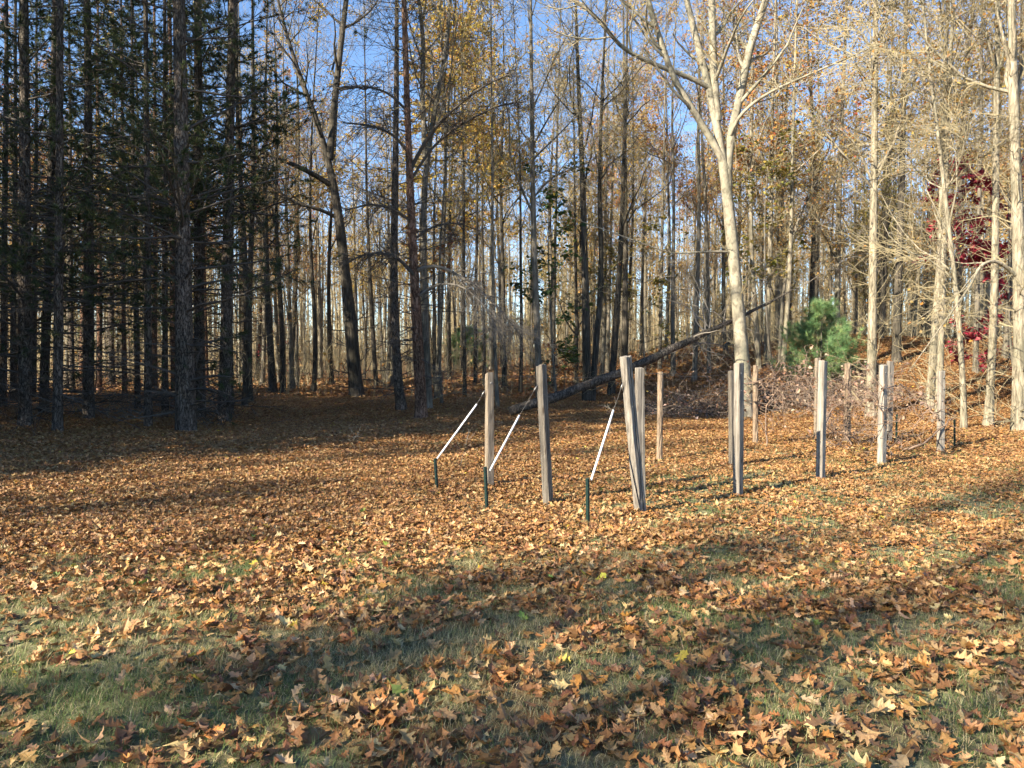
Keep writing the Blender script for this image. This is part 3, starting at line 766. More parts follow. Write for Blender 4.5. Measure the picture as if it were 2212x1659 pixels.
for k in range(4):
    gg = np.random.default_rng(600 + k); H = 23
    P, Rr = random_bole(gg, H, .14, .008, 14)
    root = empty('pine_tree', (0, 0, 0)); root['category'] = 'pine'
    pine_meshes(gg, P, Rr, root, (0, 0, 0), H, hc=[6.0, 6.8, 5.5, 3.2][k], bk=['pine_bark', 'red_bark', 'pine_bark', 'pine_bark'][k], live=[120, 120, 120, 190][k], crown_r=[2.4, 2.4, 2.5, 3.0][k], tuft_n=[2600, 2600, 2600, 6000][k], dead_tw=220, low_dead=40, k=12, wid=.018)
    PV.append(root)

def scr_x(x, y): return CX + FPX * x / y
ZONES = [(-1e9, 160, 'at the far left behind the stout pine'), (160, 400, 'behind the row of pines left of the thickest one'), (400, 520, 'between the thickest pine and the lone pine'),
         (520, 720, 'between the lone pine and the leaning oak'), (720, 900, 'between the leaning oak and the rusty red pine'), (900, 1060, 'between the red pine and the left front post'),
         (1060, 1180, 'behind the left and middle front posts'), (1180, 1350, 'between the middle post and the leaning post'), (1350, 1600, 'behind the fallen tree left of the big grey oak'),
         (1600, 1720, 'between the big grey oak and the young green pine'), (1720, 1880, 'behind the young green pine'), (1880, 2040, 'behind the posts right of the young green pine'), (2040, 1e9, 'behind the furrowed trees at the right edge')]
def zone(sx):
    for a_, b_, s_ in ZONES:
        if a_ <= sx < b_: return s_
KINDW = {'bare': 'bare slim hardwood', 'yellow': 'yellow leaved hardwood', 'rusty': 'rusty leaved hardwood', 'tan': 'twiggy tan hardwood', 'olive': 'olive leaved hardwood', 'pine': 'dark pine'}
taken = [tuple(o.location)[:2] for o in bpy.data.objects if o.type == 'EMPTY' and o.location.length > .1]
used = set()
def cross_c(x, y): return SUN_D[0] * (y - 10.9) - SUN_D[1] * (x + 7.5)
def put(proto, kindw, x, y, rz, sc, place, pre=''):
    lab = f'{pre}{KINDW[kindw]} {place}'
    z = float(terrain(x, y)) - .08
    if proto.name not in used:
        used.add(proto.name)
        proto.location = (x, y, z); proto.rotation_euler = (0, 0, rz); proto.scale = (sc[0], sc[0], sc[1])
        proto['label'] = lab; proto['group'] = lab
    else:
        copy_thing(proto, (x, y, z), rz, sc, lab, lab)
    taken.append((x, y))
def free(x, y, dmin): return all((x - a) ** 2 + (y - b) ** 2 > dmin * dmin for a, b in taken)

count = 0; tries = 0
while count < 215 and tries < 20000:
    tries += 1
    y = math.sqrt(g.uniform(23.5 ** 2, 74 ** 2)); x = g.uniform(-1, 1) * (.70 * y + 1)
    sx = scr_x(x, y)
    if sx < 520 and y < 34: continue
    if 1180 < sx < 1760 and y < 26: continue
    if not free(x, y, 1.9): continue
    pr = g.random()
    deep = 'distant ' if y > 46 else 'nearer '
    if sx < 470 and y < 40 and g.random() < .55:
        put(PV[g.integers(0, 3)], 'pine', x, y, g.uniform(0, 6.28), (g.uniform(.8, 1.1), g.uniform(.85, 1.1)), zone(sx), deep); count += 1; continue
    if sx < 900: w = {'bare': 4, 'yellow': 2, 'rusty': 2.5, 'tan': 1, 'olive': .3}
    elif sx < 1400: w = {'bare': 3, 'yellow': 5, 'rusty': 1.4, 'tan': .8, 'olive': 1.0}
    elif sx < 1780: w = {'bare': 1.5, 'yellow': 1.3, 'rusty': 3, 'tan': 3, 'olive': 1.5}
    else: w = {'bare': 1.2, 'yellow': .8, 'rusty': 1.6, 'tan': 5, 'olive': 1.4}
    ks = list(w); k = ks[g.choice(len(ks), p=np.array(list(w.values())) / sum(w.values()))]
    cand = [v for v in VAR if v[0] == k]
    t_, pr_, H_ = cand[g.integers(0, len(cand))]
    put(pr_, k, x, y, g.uniform(0, 6.28), (g.uniform(.65, 1.25), g.uniform(.85, 1.12)), zone(sx), deep); count += 1

# pines of the stand that carry on beyond the left edge of the photo and shade the floor
nl = 0
for yy in np.arange(-15, 42, 3.3):
    for xx in np.arange(-44, -6, 3.5):
        x = xx + g.uniform(-.9, .9); y = yy + g.uniform(-.9, .9)
        if x > -.72 * y - 3.3 or cross_c(x, y) < -.5 or cross_c(x, y) > (16 if y < 6 else 24): continue
        if not free(x, y, 2): continue
        nl += 1
        put(PV[3], 'pine', x, y, g.uniform(0, 6.28), (1.0, g.uniform(.9, 1.1)), 'of the stand beyond the left edge of the photo')
print('off-frame pines', nl, 'background', count)

# hardwoods behind the camera whose thin crowns dapple the lawn
for k, (c, s_, v_, sc) in enumerate([(-9.6, -21, 6, .62), (-8.8, -27, 5, .40), (-10.3, -29, 7, .55), (-11.2, -21, 6, .5), (-9.9, -14.5, 6, .42), (-10.9, -13, 0, .6), (-12.3, -25, 4, .6), (-6.6, -24, 6, .34), (-5, -20, 1, .5), (-3.6, -25, 5, .34), (-2, -19, 0, .6), (-4.4, -14, 6, .3), (-1.6, -27, 5, .4), (-3.0, -33, 6, .42), (-5.6, -33, 5, .3), (-1.2, -22, 6, .35), (-4.2, -23, 6, .5), (-2.4, -14, 5, .42), (-6.0, -28, 6, .4), (-7.9, -34, 6, .4), (-11.8, -20.5, 6, .45), (-12.7, -19, 6, .4)]):
    put(VAR[v_][1], VAR[v_][0], -7.5 + SUN_D[0] * s_ - SUN_D[1] * c, 10.9 + SUN_D[1] * s_ + SUN_D[0] * c, k * 1.3, (sc, 1.0), 'behind the camera at the open side of the lawn')

for pr_ in [v[1] for v in VAR] + PV:
    if pr_.name not in used:
        for ch in list(pr_.children): bpy.data.objects.remove(ch)
        bpy.data.objects.remove(pr_)

# ------------------------------------------------------------------ far woods and undergrowth
mb = MB(); g = np.random.default_rng(12)
n = 900
y = np.sqrt(g.uniform(72 ** 2, 135 ** 2, n)); x = g.uniform(-1, 1, n) * (.74 * y + 2); z = terrain(x, y) - .1
H = g.uniform(14, 21, n); S = 6
P = np.stack([np.stack([x + t * g.normal(size=n) * .35, y, z + t * H], 1) for t in np.linspace(0, 1, S)], 1)
r0 = g.uniform(.07, .2, n); rr = r0[:, None] * np.linspace(1, .2, S)[None]
tubes(mb, P, rr, 5, 0)
bq, br = grow(P, rr, 13000, g, .03, 1, 20, 60, .3, 4, .08, .15, .3, absl=(1.2, 3.5), rmin=.02)
tubes(mb, bq, br, 3, 0)
tq, tr = grow(bq, br, 30000, g, .2, 1, 20, 70, .3, 3, .04, .15, .5, absl=(.6, 1.4), rmin=.014)
tubes(mb, tq, tr, 3, 0)
pos, d = along(tq, 42000, g)
patch = vnoise(pos[:, 0] * .12, pos[:, 2] * .18, 4)
keep = g.random(len(pos)) < sstep(.3, .7, patch)
tree_leaves(mb, pos[keep], g, OCHRE + [(3, (.38, .16, .05)), (4, (.34, .22, .11))], (.16, .30), 1)
tag(mb.build('distant_woods', [M['twig'], M['leaf']]), 'far mass of pale trunks and yellow brown crowns closing off the woods', 'woods', kind='stuff')

mb = MB(); g = np.random.default_rng(13)
n = 6500
y = np.sqrt(g.uniform(30 ** 2, 128 ** 2, n)); x = g.uniform(-1, 1, n) * (.72 * y + 2); z = terrain(x, y) - .05
H = g.uniform(.8, 4.2, n) * np.clip(y / 60, .5, 1.8)
lean = g.normal(size=(n, 2)) * .14
P = np.stack([np.stack([x + lean[:, 0] * t * H + t * g.normal(size=n) * .06, y + lean[:, 1] * t * H, z + t * H], 1) for t in np.linspace(0, 1, 5)], 1)
rr = (g.uniform(.008, .022, n) * np.clip(y / 50, 1, 2.2))[:, None] * np.linspace(1, .3, 5)[None]
tubes(mb, P, rr, 3, 0)
bq, br = grow(P, rr, 30000, g, .25, 1, 20, 65, .4, 4, .05, .2, .6, absl=(.4, 1.6), rmin=.010)
tubes(mb, bq, br, 3, 0)
pos, d = along(bq, 26000, g)
tree_leaves(mb, pos, g, TAN + [(2, (.38, .17, .06)), (1, (.3, .24, .07))], (.10, .2), 1)
tag(mb.build('undergrowth', [M['twig'], M['leaf']]), 'thin bare saplings and brush filling the gaps between the trunks', 'undergrowth', kind='stuff')

# ------------------------------------------------------------------ leafy saplings
def sapling(name, base, H, centre_z, rx, rz_, pal, n, label, seed, cat='sapling', lsize=(.09, .15), rad=.035, flat=.5, bk='oak_bark', nb=26):
    g = np.random.default_rng(seed)
    base = np.asarray(base, float)
    root = empty(name, base); tag(root, label, cat)
    P, Rr = random_bole(g, H, rad, .05, 12); P = P + base
    tb = MB(); tubes(tb, P, Rr, 7, 0); tb.build('trunk', [M[bk]], root, base, col=False)
    cb = MB()
    t0 = max(.08, (centre_z - rz_) / H)
    bq, br = grow(P, Rr, nb, g, t0, .98, 55, 88, .4, 5, .02, .12, .4, absl=(rx * .6, rx * 1.15), rmin=.007)
    tubes(cb, bq, br, 4, 0)
    tq, tr = grow(bq, br, nb * 7, g, .25, 1, 25, 65, .4, 4, .0, .15, .6, absl=(.25, .6), rmin=.005)
    tubes(cb, tq, tr, 3, 0)
    pos, d = along(tq, n, g, .15); pos = pos + g.normal(size=pos.shape) * .04
    tree_leaves(cb, pos, g, pal, lsize, 1, flat)
    cb.build('crown', [M['dark_twig'], M['leaf']], root, base)
    return root
sapling('leafy_sapling', ground_hit(1203, 872), 8.2, 5.0, 1.15, 3.6, GREEN, 900, 'tall sapling with dark green leaves just right of the middle post', 41, lsize=(.14, .24), rad=.05, nb=34)
sapling('leafy_sapling', ground_hit(1218, 862), 2.0, 1.2, .8, .8, RUST, 200, 'low sapling with brown leaves under the green leaved one', 42, lsize=(.12, .2), rad=.02, nb=16)
sapling('crimson_sapling', ground_hit(2190, 868), 6.6, 3.4, 2.1, 3.0, CRIMSON, 4600, 'sapling with deep crimson leaves behind the trees at the right edge', 43, lsize=(.12, .2), rad=.05, nb=40)
sapling('crimson_sapling', ground_hit(582, 826), 5.0, 3.0, 2.0, 2.0, PINK, 420, 'thin sapling with sparse crimson leaves left of the leaning oak', 44, lsize=(.12, .2), rad=.03)
sapling('leafy_sapling', ground_hit(928, 868), 5.8, 4.9, .9, .8, RUST, 220, 'slim sapling with a few orange brown leaves behind the red pine', 45, lsize=(.14, .22), rad=.03, nb=14)
sapling('leafy_sapling', ground_hit(1395, 812), 7.5, 4.8, 2.4, 2.7, OLIVE, 1500, 'bushy olive green sapling behind the crossed posts', 46, lsize=(.12, .2), rad=.05, nb=34)
sapling('leafy_sapling', ground_hit(1668, 800), 9.0, 7.0, 1.6, 3.0, OLIVE, 1200, 'olive leaved sapling between the big grey oak and the pale trunk beside it', 47, lsize=(.12, .2), rad=.05, nb=34)

def young_pine(base, H, rad, pal, label, seed, k=20, L=(.13, .23), wid=.0065, nt=2300, cat='pine', low=.12):
    g = np.random.default_rng(seed); base = np.asarray(base, float)
    root = empty('young_pine', base); tag(root, label, cat)
    P, Rr = random_bole(g, H, .035, .01, 12); P = P + base
    tb = MB(); tubes(tb, P, Rr, 7, 0); tb.build('trunk', [M['oak_bark']], root, base, col=False)
    cb = MB()
    lq, lr = grow(P, Rr, 84, g, low, .97, 48, 76, .3, 6, .09, .07, .4, absl=(.9, 1.1), rmin=.006)
    zz = (lq[:, 0, 2] - base[2]) / H
    sc = np.clip(1.12 - zz, .1, 1) * np.clip(.55 + zz * 2, 0, 1) * rad
    lq = lq[:, :1] + (lq - lq[:, :1]) * sc[:, None, None]
    tubes(cb, lq, lr, 3, 0)
    bq, br = grow(lq, lr, 520, g, .3, 1, 25, 55, .38, 4, .05, .1, .6, rmin=.004)
    tubes(cb, bq, br, 3, 0)
    pos, d = along(bq, nt, g, .3); p2, d2 = along(lq, nt // 3, g, .4)
    tufts(cb, np.r_[pos, p2], np.r_[d, d2], g, pal, k, L, wid, 1, .8)
    cb.build('crown', [M['dark_twig'], M['needle']], root, base)
b = ground_hit(1772, 852)
young_pine(b, float(at(1772, 652, b[1])[2] - b[2]), 1.55, YOUNGPINE, 'bushy young white pine, bright green, behind the brush and the posts', 51)
b = ground_hit(1008, 800)
young_pine(b, float(at(1008, 712, b[1])[2] - b[2]), .040 * b[1], YOUNGPINE, 'small bright green pine far back between the thin dark trunks', 52, 14, (.25, .4), .03, 700)

# ------------------------------------------------------------------ fallen tree resting against the big grey oak
oak = ground_hit(1611, 904)
g = np.random.default_rng(61)
p0 = ground_hit(1100, 903); p0 = np.array([p0[0], p0[1], p0[2] + .13])
pth = [at(1100, 889, p0[1]), at(1180, 864, p0[1] + .1), at(1340, 806, p0[1] + .3), at(1500, 731, p0[1] + .7), at(1592, 688, oak[1] + .42), at(1640, 664, oak[1] + .6), at(1680, 644, oak[1] + .75), at(1728, 618, oak[1] + .9)]
pth = np.array(pth)
sl = np.r_[0, np.cumsum(np.linalg.norm(np.diff(pth, axis=0), axis=1))]
s = np.linspace(0, sl[-1], 26)
Q = np.stack([np.interp(s, sl, pth[:, c]) for c in range(3)], 1); Q[1:-1] = .25 * Q[:-2] + .5 * Q[1:-1] + .25 * Q[2:]
Q[1:-1] += g.normal(size=(24, 3)) * .012
rr = np.interp(s / sl[-1], [0, .05, .3, .6, .8, 1], [.125, .125, .115, .09, .05, .015]) * (1 + .05 * g.normal(size=26))
root = empty('fallen_tree', p0); tag(root, 'fallen tree trunk slanting up from the ground, propped against the big grey oak', 'fallen tree')
mb = MB(); tubes(mb, Q[None], rr[None], 12, 0, cap=True); mb.build('trunk', [M['log_bark']], root, p0, col=False)
lq, lr = grow(Q[None], rr[None], 15, g, .42, 1, 35, 80, .3, 7, -.03, .15, .28, absl=(.8, 2.6), rmin=.01)
mb = MB(); tubes(mb, lq, lr, 5, 0)
bq, br = grow(lq, lr, 60, g, .2, 1, 25, 70, .4, 5, -.04, .18, .55, absl=(.4, 1.2), rmin=.007); tubes(mb, bq, br, 3, 0)
tq, tr = grow(bq, br, 220, g, .2, 1, 25, 70, .4, 4, -.02, .2, .6, absl=(.2, .6), rmin=.005); tubes(mb, tq, tr, 3, 0)
mb.build('crown', [M['dead_twig']], root, p0, col=False)

# brush pile
def brush(name, cx, cy, rx, ry, h, n, label, seed, leaves=500, cat='brush pile', m='dead_twig', pal=TAN):
    g = np.random.default_rng(seed); base = np.array([cx, cy, float(terrain(cx, cy))])
    a = g.uniform(0, 6.28, n); q = np.sqrt(g.random(n))
    st = np.stack([cx + rx * q * np.cos(a), cy + ry * q * np.sin(a), np.zeros(n)], 1)
    hz = h * np.clip(1.05 - q ** 2, .1, 1)
    st[:, 2] = terrain(st[:, 0], st[:, 1]) + hz * g.random(n)
    d = g.normal(size=(n, 3)); d[:, 0] *= 1.3; d[:, 2] *= .45; d /= np.linalg.norm(d, axis=1, keepdims=True)
    L = g.uniform(.5, 1.9, n); pts = [st]; p = st
    for k in range(6):
        d = d + g.normal(size=(n, 3)) * .22; d[:, 2] -= .04; d /= np.linalg.norm(d, axis=1, keepdims=True)
        p = p + d * (L / 6)[:, None]; p[:, 2] = np.maximum(p[:, 2], terrain(p[:, 0], p[:, 1]) + .02); pts.append(p)
    P = np.stack(pts, 1); rr = g.uniform(.006, .019, n)[:, None] * np.linspace(1, .35, 7)[None]
    mb = MB(); tubes(mb, P, rr, 4, 0)
    bq, br = grow(P, rr, n * 3, g, .2, 1, 25, 70, .4, 4, 0, .2, .6, absl=(.2, .7), rmin=.005); tubes(mb, bq, br, 3, 0)
    if leaves:
        pos, d = along(bq, leaves, g); tree_leaves(mb, pos, g, pal, (.07, .12), 1)
    o = mb.build(name, [M[m], M['leaf']], None, base); o.location = tuple(base)
    tag(o, label, cat); return o
b = ground_hit(1640, 898)
brush('brush_pile', b[0] + .5, b[1] + .9, 3.3, 1.0, .95, 430, 'long tangled pile of grey brush and dead leaves below the young pine', 71, 2800, m='brush_twig', pal=[(3, (.42, .31, .24)), (2, (.28, .18, .12)), (2, (.17, .09, .06))])
b = ground_hit(1440, 898)
brush('brush_pile', b[0] + .3, b[1] + .9, 1.0, .8, .75, 90, 'thin heap of bare grey branches under the fallen tree', 72, 60, m='brush_twig')
b = ground_hit(240, 905)
brush('brush_pile', b[0], b[1] + .6, 2.6, .7, .42, 70, 'low scatter of dead sticks between the pines at left', 73, 30)

def bare_shoot(base, H, label, seed, m='twig', lean=(.1, 0)):
    g = np.random.default_rng(seed); base = np.asarray(base, float)
    P, Rr = bole(np.array([base, base + np.array([lean[0] * H * .4, lean[1], H * .45]), base + np.array([lean[0] * H, lean[1], H])]), .013 * min(1, H), 9, flare=1.1)
    mb = MB(); tubes(mb, P, Rr, 5, 0)
    bq, br = grow(P, Rr, 6, g, .3, .95, 20, 45, .4, 5, .10, .10, .6, absl=(.22 * H, .5 * H), rmin=.004); tubes(mb, bq, br, 3, 0)
    tq, tr = grow(bq, br, 12, g, .2, 1, 20, 50, .4, 4, .06, .12, .6, absl=(.08 * H, .25 * H), rmin=.003); tubes(mb, tq, tr, 3, 0)
    o = mb.build('bare_sapling', [M[m]], None, base, col=False); o.location = tuple(base); tag(o, label, 'sapling', 'bare saplings on the leaf litter')
bare_shoot(ground_hit(234, 898), 1.25, 'pale bare forked sapling left of the slender front pine', 81, 'twig', (.12, 0))
bare_shoot(ground_hit(283, 885), .8, 'short bare sapling beside the slender front pine', 82, 'twig', (.4, 0))
bare_shoot(ground_hit(994, 1010), .42, 'tiny dry stalk on the leaves between the two white pipes', 83, 'dead_twig', (.25, 0))
bare_shoot(ground_hit(782, 985), .32, 'dry grass like stalk on the shaded leaves left of the pipes', 84, 'dead_twig', (-.25, 0))
bare_shoot(ground_hit(1316, 945), .55, 'thin dry stalk behind the third white pipe', 85, 'dead_twig', (.1, 0))

# ------------------------------------------------------------------ posts
def profile_square(w, ch=.006, groove=None):
    h = w / 2; p = []
    cs = [(1, 1), (-1, 1), (-1, -1), (1, -1)]
    for k, (sx_, sy_) in enumerate(cs):
        a_ = (sx_ * h - sx_ * ch, sy_ * h); b_ = (sx_ * h, sy_ * h - sy_ * ch)
        p += ([b_, a_] if k in (0, 2) else [a_, b_])
        if groove and k in groove:                     # a drying check in the face that follows this corner
            nx_, ny_ = cs[(k + 1) % 4]
            mx, my = (sx_ + nx_) * h / 2, (sy_ + ny_) * h / 2
            tx, ty = (nx_ - sx_) / 2, (ny_ - sy_) / 2
            gw, gd = groove[k]
            inx, iny = -mx / h * gd, -my / h * gd
            off = .12 * h
            p += [(mx - tx * gw + tx * off, my - ty * gw + ty * off), (mx + inx + tx * off, my + iny + ty * off), (mx + tx * gw + tx * off, my + ty * gw + ty * off)]
    return np.array(p)
def profile_round(r, n=14): a = np.arange(n) * 2 * math.pi / n; return np.c_[np.cos(a) * r, np.sin(a) * r]
def post(name, base_px, top_px, prof, yaw, m, label, seed, depth_lean=0.0, group='vineyard posts in the leaves', bolts=0, end_m=None, jit=.0015):
    g = np.random.default_rng(seed)
    b = ground_hit(*base_px); t = at(*top_px, b[1] + depth_lean)
    ax = t - b; H = np.linalg.norm(ax); ax /= H
    root = empty(name, b); tag(root, label, 'post', group)
    c, s_ = math.cos(yaw), math.sin(yaw)
    ex = np.array([c, s_, 0.]); ex -= ax * ex.dot(ax); ex /= np.linalg.norm(ex); ey = np.cross(ax, ex)
    nz = 14; rings = []
    zs = np.r_[-.12, np.linspace(0, H - .012, nz - 2), H]
    for k, z in enumerate(zs):
        sc = (1 - .004 * k) * (.93 if k == len(zs) - 1 else 1)
        bow = .004 * math.sin(z * 2.2 + seed)
        q = prof * sc + g.normal(size=prof.shape) * jit
        rings.append(ax * z + ex * (q[:, :1] + bow) + ey * q[:, 1:])
    rings[-1] = rings[-1] + ax * g.uniform(-.014, .004, (len(prof), 1)) + ax * ((prof[:, :1] * g.normal() + prof[:, 1:] * g.normal()) * .10)
    n = len(prof); V = np.concatenate(rings)
    idx = np.arange(len(zs) * n).reshape(len(zs), n); nx = np.roll(idx, -1, 1)
    F = np.stack([idx[:-1], nx[:-1], nx[1:], idx[1:]], -1).reshape(-1, 4)
    mb = MB(); mb.add(V, F, 0)
    mb.f.append((idx[-1][None, :], 0, False))
    mb.build('timber', [M[m]], root, None, col=False)
    for k in range(bolts):
        z = H - .12 - .2 * k; mb = MB()
        fr = ex * float(prof[:, 0].max()) if abs(c) < .5 else ex * float(np.abs(prof).max()) * .2 - ey * float(prof[:, 1].max())
        p = ax * z - np.array([0, 1, 0]) * float(np.abs(prof).max()) * (1.0 if abs(math.sin(2 * yaw)) < .5 else .75) + np.array([1, 0, 0]) * g.uniform(-.02, .02)
        tubes(mb, np.array([[p, p + np.array([0, -.012, 0]), p + np.array([0, -.016, 0])]]), np.array([[.011, .011, .006]]), 8, 0, cap=True)
        mb.build('bolt', [M['galv']], root, None, col=False)
    return root, b, t
D45 = R(45)
W4 = .089
POSTS = {}
def P_(key, *a, **k): POSTS[key] = post('wooden_post', *a, **k)
P_('A', (1056, 1056), (1058, 806), profile_square(W4), R(28), 'wood_tan', 'tan square post at the left end of the front row, beside the leftmost white pipe', 1, bolts=2)
P_('B', (1184, 1092), (1169, 788), profile_square(W4, groove={2: (.006, .02)}), R(52), 'wood_dark', 'dark grey cracked post, second from left, leaning slightly left', 2, bolts=2)
P_('C', (1384, 1112), (1351, 769), profile_square(W4 * 1.05, groove={2: (.008, .03), 3: (.004, .02)}), R(40), 'wood_grey', 'tall grey post with a long crack, leaning across the post behind it', 3, bolts=3)
P_('D', (1385, 1078), (1381, 794), profile_square(W4), R(12), 'wood_grey', 'upright grey post half hidden behind the leaning cracked one', 4)
P_('E', (1425, 997), (1426, 803), profile_round(.046), 0, 'wood_round', 'round brown pole standing right of the crossed posts', 5, jit=.003)
P_('F', (1594, 1073), (1596, 784), profile_square(W4, groove={3: (.009, .03)}), R(38), 'wood_grey', 'grey post with a dark groove, in front of the big grey oak', 6, bolts=2)
P_('FB', (1582, 1008), (1581, 801), profile_square(.085), R(20), 'wood_dark', 'dark post half hidden behind the grooved grey one', 7)
P_('G', (1631, 960), (1633, 789), profile_round(.05), 0, 'wood_round', 'round reddish pole just right of the big grey oak', 8, jit=.004)
P_('H', (1772, 1036), (1778, 779), profile_square(W4), R(38), 'wood_pale', 'bright pale post in front of the young pine, leaning a little right', 9, bolts=1)
P_('HB', (1764, 948), (1766, 774), profile_square(W4), R(10), 'wood_tan', 'tan post half hidden behind the bright pale one', 10)
P_('I', (1830, 962), (1831, 785), profile_round(.062), 0, 'wood_round', 'thick round barked pole wrapped in vine, right of the young pine', 11, jit=.006)
P_('J', (1904, 1004), (1908, 788), profile_square(.095), R(30), 'wood_pale', 'pale weathered post left of the darker one it stands before', 12, bolts=1)
P_('JB', (1918, 958), (1924, 780), profile_square(.1), R(15), 'wood_grey', 'grey post behind and right of the pale weathered one', 13)
P_('K', (2031, 978), (2034, 801), profile_square(W4 * 1.05), R(8), 'wood_pale', 'whitish post farthest right in the row, with small dark marks', 14, bolts=3)

# steel fence stakes, guy wires in white pipe sleeves
def stake(bpx, tpx, label, seed, h_col='steel_green'):
    b = ground_hit(*bpx); t = at(*tpx, b[1]); ax = t - b; H = np.linalg.norm(ax); ax /= H
    root = empty('steel_stake', b); tag(root, label, 'stake', 'green steel stakes')
    prof = np.array([(-.019, .002), (-.019, -.002), (-.002, -.002), (-.002, -.019), (.002, -.019), (.002, -.002), (.019, -.002), (.019, .002)])[::-1]
    ex = np.array([1, 0, 0.]); ex -= ax * ex.dot(ax); ex /= np.linalg.norm(ex); ey = np.cross(ax, ex)
    zs = [-.1, 0, H]; V = np.concatenate([ax * z + ex * prof[:, :1] + ey * prof[:, 1:] for z in zs]); n = len(prof)
    idx = np.arange(len(zs) * n).reshape(len(zs), n); nx = np.roll(idx, -1, 1)
    F = np.stack([idx[:-1], nx[:-1], nx[1:], idx[1:]], -1).reshape(-1, 4)
    mb = MB(); mb.add(V, F, 0); mb.f.append((idx[-1][None, :], 0, False))
    mb.build('rail', [M[h_col]], root, None, col=False)
    mb = MB()
    for z in np.arange(.08, H - .03, .055):
        p = ax * z + ey * (-.019)
        tubes(mb, np.array([[p, p - ey * .008]]), np.array([[.006, .005]]), 6, 0, cap=True)
    mb.build('studs', [M[h_col]], root, None, col=False)
    return b, t
sA = stake((944, 1062), (940, 990), 'green steel stake at the foot of the leftmost white pipe', 1)
sB = stake((1052, 1103), (1048, 1008), 'dark green steel stake in front of the tan post at left', 2)
sC = stake((1270, 1135), (1269, 1033), 'green steel stake nearest the viewer, right of the dark cracked post', 3)
stake((1936, 958), (1937, 895), 'thin green stake beside the grey post on the right', 4)
stake((2062, 968), (2062, 906), 'thin green stake right of the whitish post', 5)
def guy(p_lo, lo_d, p_hi, hi_d, key, zfrac, label, seed, s_top):
    a_ = at(*p_lo, lo_d); c_ = at(*p_hi, hi_d)
    root = empty('guy_wire', a_); tag(root, label, 'guy wire', 'white sleeved guy wires')
    mb = MB(); pts = np.array([a_ + (c_ - a_) * t for t in np.linspace(0, 1, 5)])
    tubes(mb, pts[None], np.full((1, 5), .0108), 12, 0, cap=True); mb.build('pipe_sleeve', [M['pvc']], root, a_, col=False)
    _, pb, pt = POSTS[key]
    e = pb + (pt - pb) * zfrac - np.array([.05, .03, 0]); mb = MB()
    tubes(mb, np.stack([c_ - (c_ - a_) * .02, .5 * (c_ + e) + np.array([0, 0, -.004]), e])[None], np.full((1, 3), .0022), 5, 0)
    tubes(mb, np.stack([s_top - np.array([0, 0, .02]), .5 * (s_top + a_), a_ + (c_ - a_) * .02])[None], np.full((1, 3), .0022), 5, 0)
    mb.build('wire', [M['wire']], root, a_, col=False)
    mb = MB(); dd = (e - c_) / np.linalg.norm(e - c_)
    tubes(mb, np.stack([e - dd * .10, e - dd * .06, e - dd * .05, e - dd * .01])[None], np.array([[.004, .010, .010, .004]]), 7, 0, cap=True)
    mb.build('tensioner', [M['galv']], root, a_, col=False)
guy((944, 991), sA[1][1] + .02, (1030, 873), POSTS['A'][1][1] - .04, 'A', .86, 'leftmost white pipe on its guy wire, slanting up to the tan post', 1, sA[1])
guy((1058, 1017), sB[1][1] + .02, (1122, 897), POSTS['B'][1][1] - .02, 'B', .86, 'middle white pipe on its guy wire, slanting up to the dark cracked post', 2, sB[1])
guy((1277, 1037), sC[1][1] + .02, (1325, 886), POSTS['C'][1][1] - .02, 'C', .84, 'rightmost white pipe on its guy wire, slanting up to the leaning post', 3, sC[1])

# trellis wires
def wire_run(keys, f, label, seed):
    pts = [POSTS[k][1] + (POSTS[k][2] - POSTS[k][1]) * f for k in keys]; out = []
    for a_, c_ in zip(pts[:-1], pts[1:]):
        for t in np.linspace(0, 1, 8)[:-1]: out.append(a_ + (c_ - a_) * t - np.array([0, 0, .05 * math.sin(math.pi * t)]))
    out.append(pts[-1]); out = np.array(out)
    mb = MB(); tubes(mb, out[None], np.full((1, len(out)), .0022), 4, 0)
    o = mb.build('trellis_wire', [M['wire']], None, out[0], col=False); o.location = tuple(out[0]); tag(o, label, 'wire', 'trellis wires')
wire_run(['A', 'E', 'G', 'I'], .985, 'thin wire strung along the tops of the back row of posts', 1)
wire_run(['D', 'FB', 'HB', 'JB'], .97, 'thin wire strung along the tops of the middle row of posts', 2)

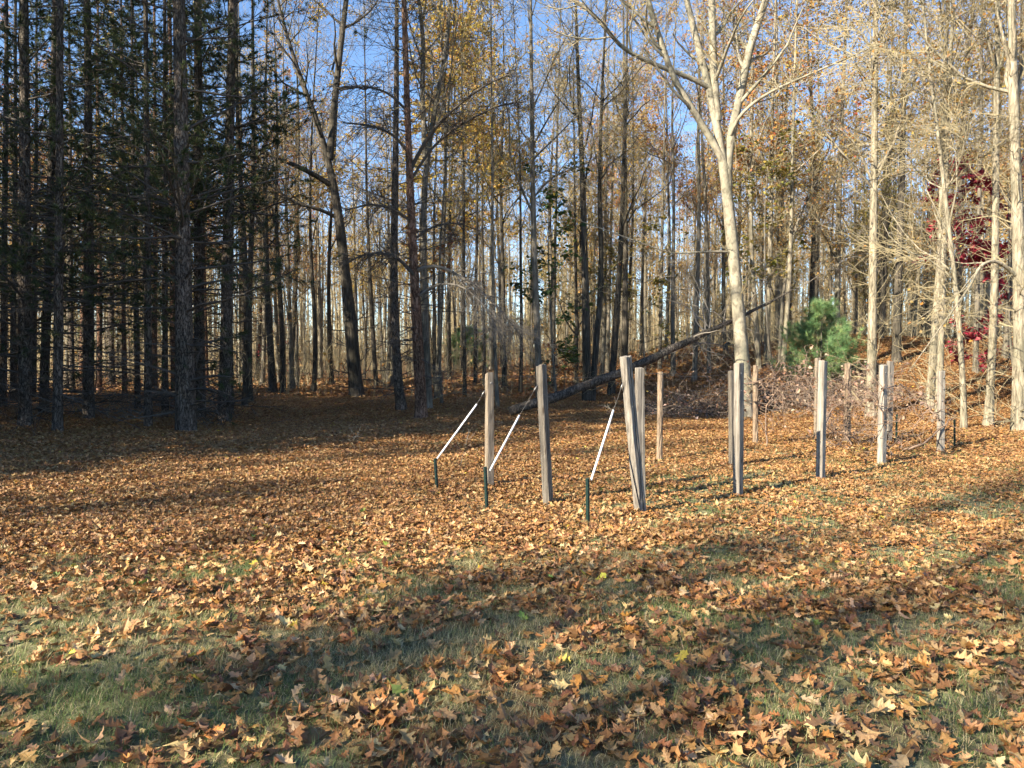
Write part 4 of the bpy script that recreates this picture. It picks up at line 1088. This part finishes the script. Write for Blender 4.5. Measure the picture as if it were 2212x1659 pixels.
# grapevines
def vine(paths, rad, n_side, label, seed, leaves=0, tw=(.2, .7)):
    g = np.random.default_rng(seed); base = np.asarray(paths[0][0], float); mb = MB()
    for p in paths:
        p = np.asarray(p, float); sl = np.r_[0, np.cumsum(np.linalg.norm(np.diff(p, axis=0), axis=1))]
        s = np.linspace(0, sl[-1], 16); Q = np.stack([np.interp(s, sl, p[:, c]) for c in range(3)], 1)
        for _ in range(2): Q[1:-1] = .25 * Q[:-2] + .5 * Q[1:-1] + .25 * Q[2:]
        Q[1:-1] += g.normal(size=(14, 3)) * .018
        rr = np.linspace(rad, rad * .5, 16)
        tubes(mb, Q[None], rr[None], 6, 0)
        if n_side:
            bq, br = grow(Q[None], rr[None], n_side, g, .1, 1, 25, 95, .3, 6, -.04, .3, .55, absl=tw, rmin=.0065); tubes(mb, bq, br, 3, 0)
            t2, r2 = grow(bq, br, n_side * 3, g, .2, 1, 25, 95, .3, 5, -.04, .32, .6, absl=(.15, .45), rmin=.0045); tubes(mb, t2, r2, 3, 0)
            if leaves:
                pos, d = along(t2, leaves, g); tree_leaves(mb, pos, g, [(2, (.40, .28, .2)), (2, (.25, .15, .09))], (.06, .10), 1)
    o = mb.build('grapevine', [M['vine'], M['leaf']], None, base); o.location = tuple(base); tag(o, label, 'vine', 'bare grapevines on the trellis')
def A_(px, py, d): return at(px, py, d)
dG, dH, dI, dJ, dK = POSTS['G'][1][1], POSTS['H'][1][1], POSTS['I'][1][1], POSTS['J'][1][1], POSTS['K'][1][1]
dJB = POSTS['JB'][1][1]
vine([[ground_hit(1656, 966), A_(1660, 930, dG), A_(1645, 880, dG - .1), A_(1690, 830, dG), A_(1752, 812, dH + 2.5)], [A_(1600, 830, dG), A_(1640, 822, dG - .1), A_(1700, 850, dG)]], .014, 30, 'tangled bare grapevine between the reddish round pole and the pale post', 1, 60)
vine([[ground_hit(1842, 968), A_(1822, 920, dI - .1), A_(1846, 870, dI - .12), A_(1820, 815, dI - .1), A_(1780, 830, dI - .5)], [A_(1842, 830, dI - .1), A_(1870, 838, dI), A_(1896, 862, dJ + 1)], [A_(1778, 920, dH + .6), A_(1800, 880, dI - .4), A_(1840, 850, dI - .1)]], .016, 30, 'bare grapevine coiled round the thick barked pole', 2, 70)
vine([[ground_hit(1912, 985), A_(1915, 930, dJ - .1), A_(1900, 880, dJ - .1), A_(1912, 830, dJ - .1)], [A_(1905, 840, dJ - .1), A_(1950, 832, dJB), A_(2000, 880, dJB - .4), A_(2026, 900, dK)]], .015, 28, 'bare grapevine climbing the pale weathered post and reaching right', 3, 40)
vine([[ground_hit(1925, 966), A_(1960, 972, dK - .3), A_(2000, 955, dK - .2), A_(2036, 918, dK - .1), A_(2060, 903, dK + .1)], [A_(2000, 872, dK + .3), A_(2016, 896, dK), A_(2034, 908, dK - .1)]], .024, 6, 'thick looping vine cane hanging across the whitish post', 4, 0)
vine([[ground_hit(1802, 955), A_(1800, 928, dI), A_(1806, 900, dI)], [ground_hit(1795, 975), A_(1815, 955, dI - .4), A_(1838, 940, dI - .3), A_(1862, 960, dI - .2)]], .012, 8, 'small vine stems on the leaves between the pale post and the barked pole', 5, 0)
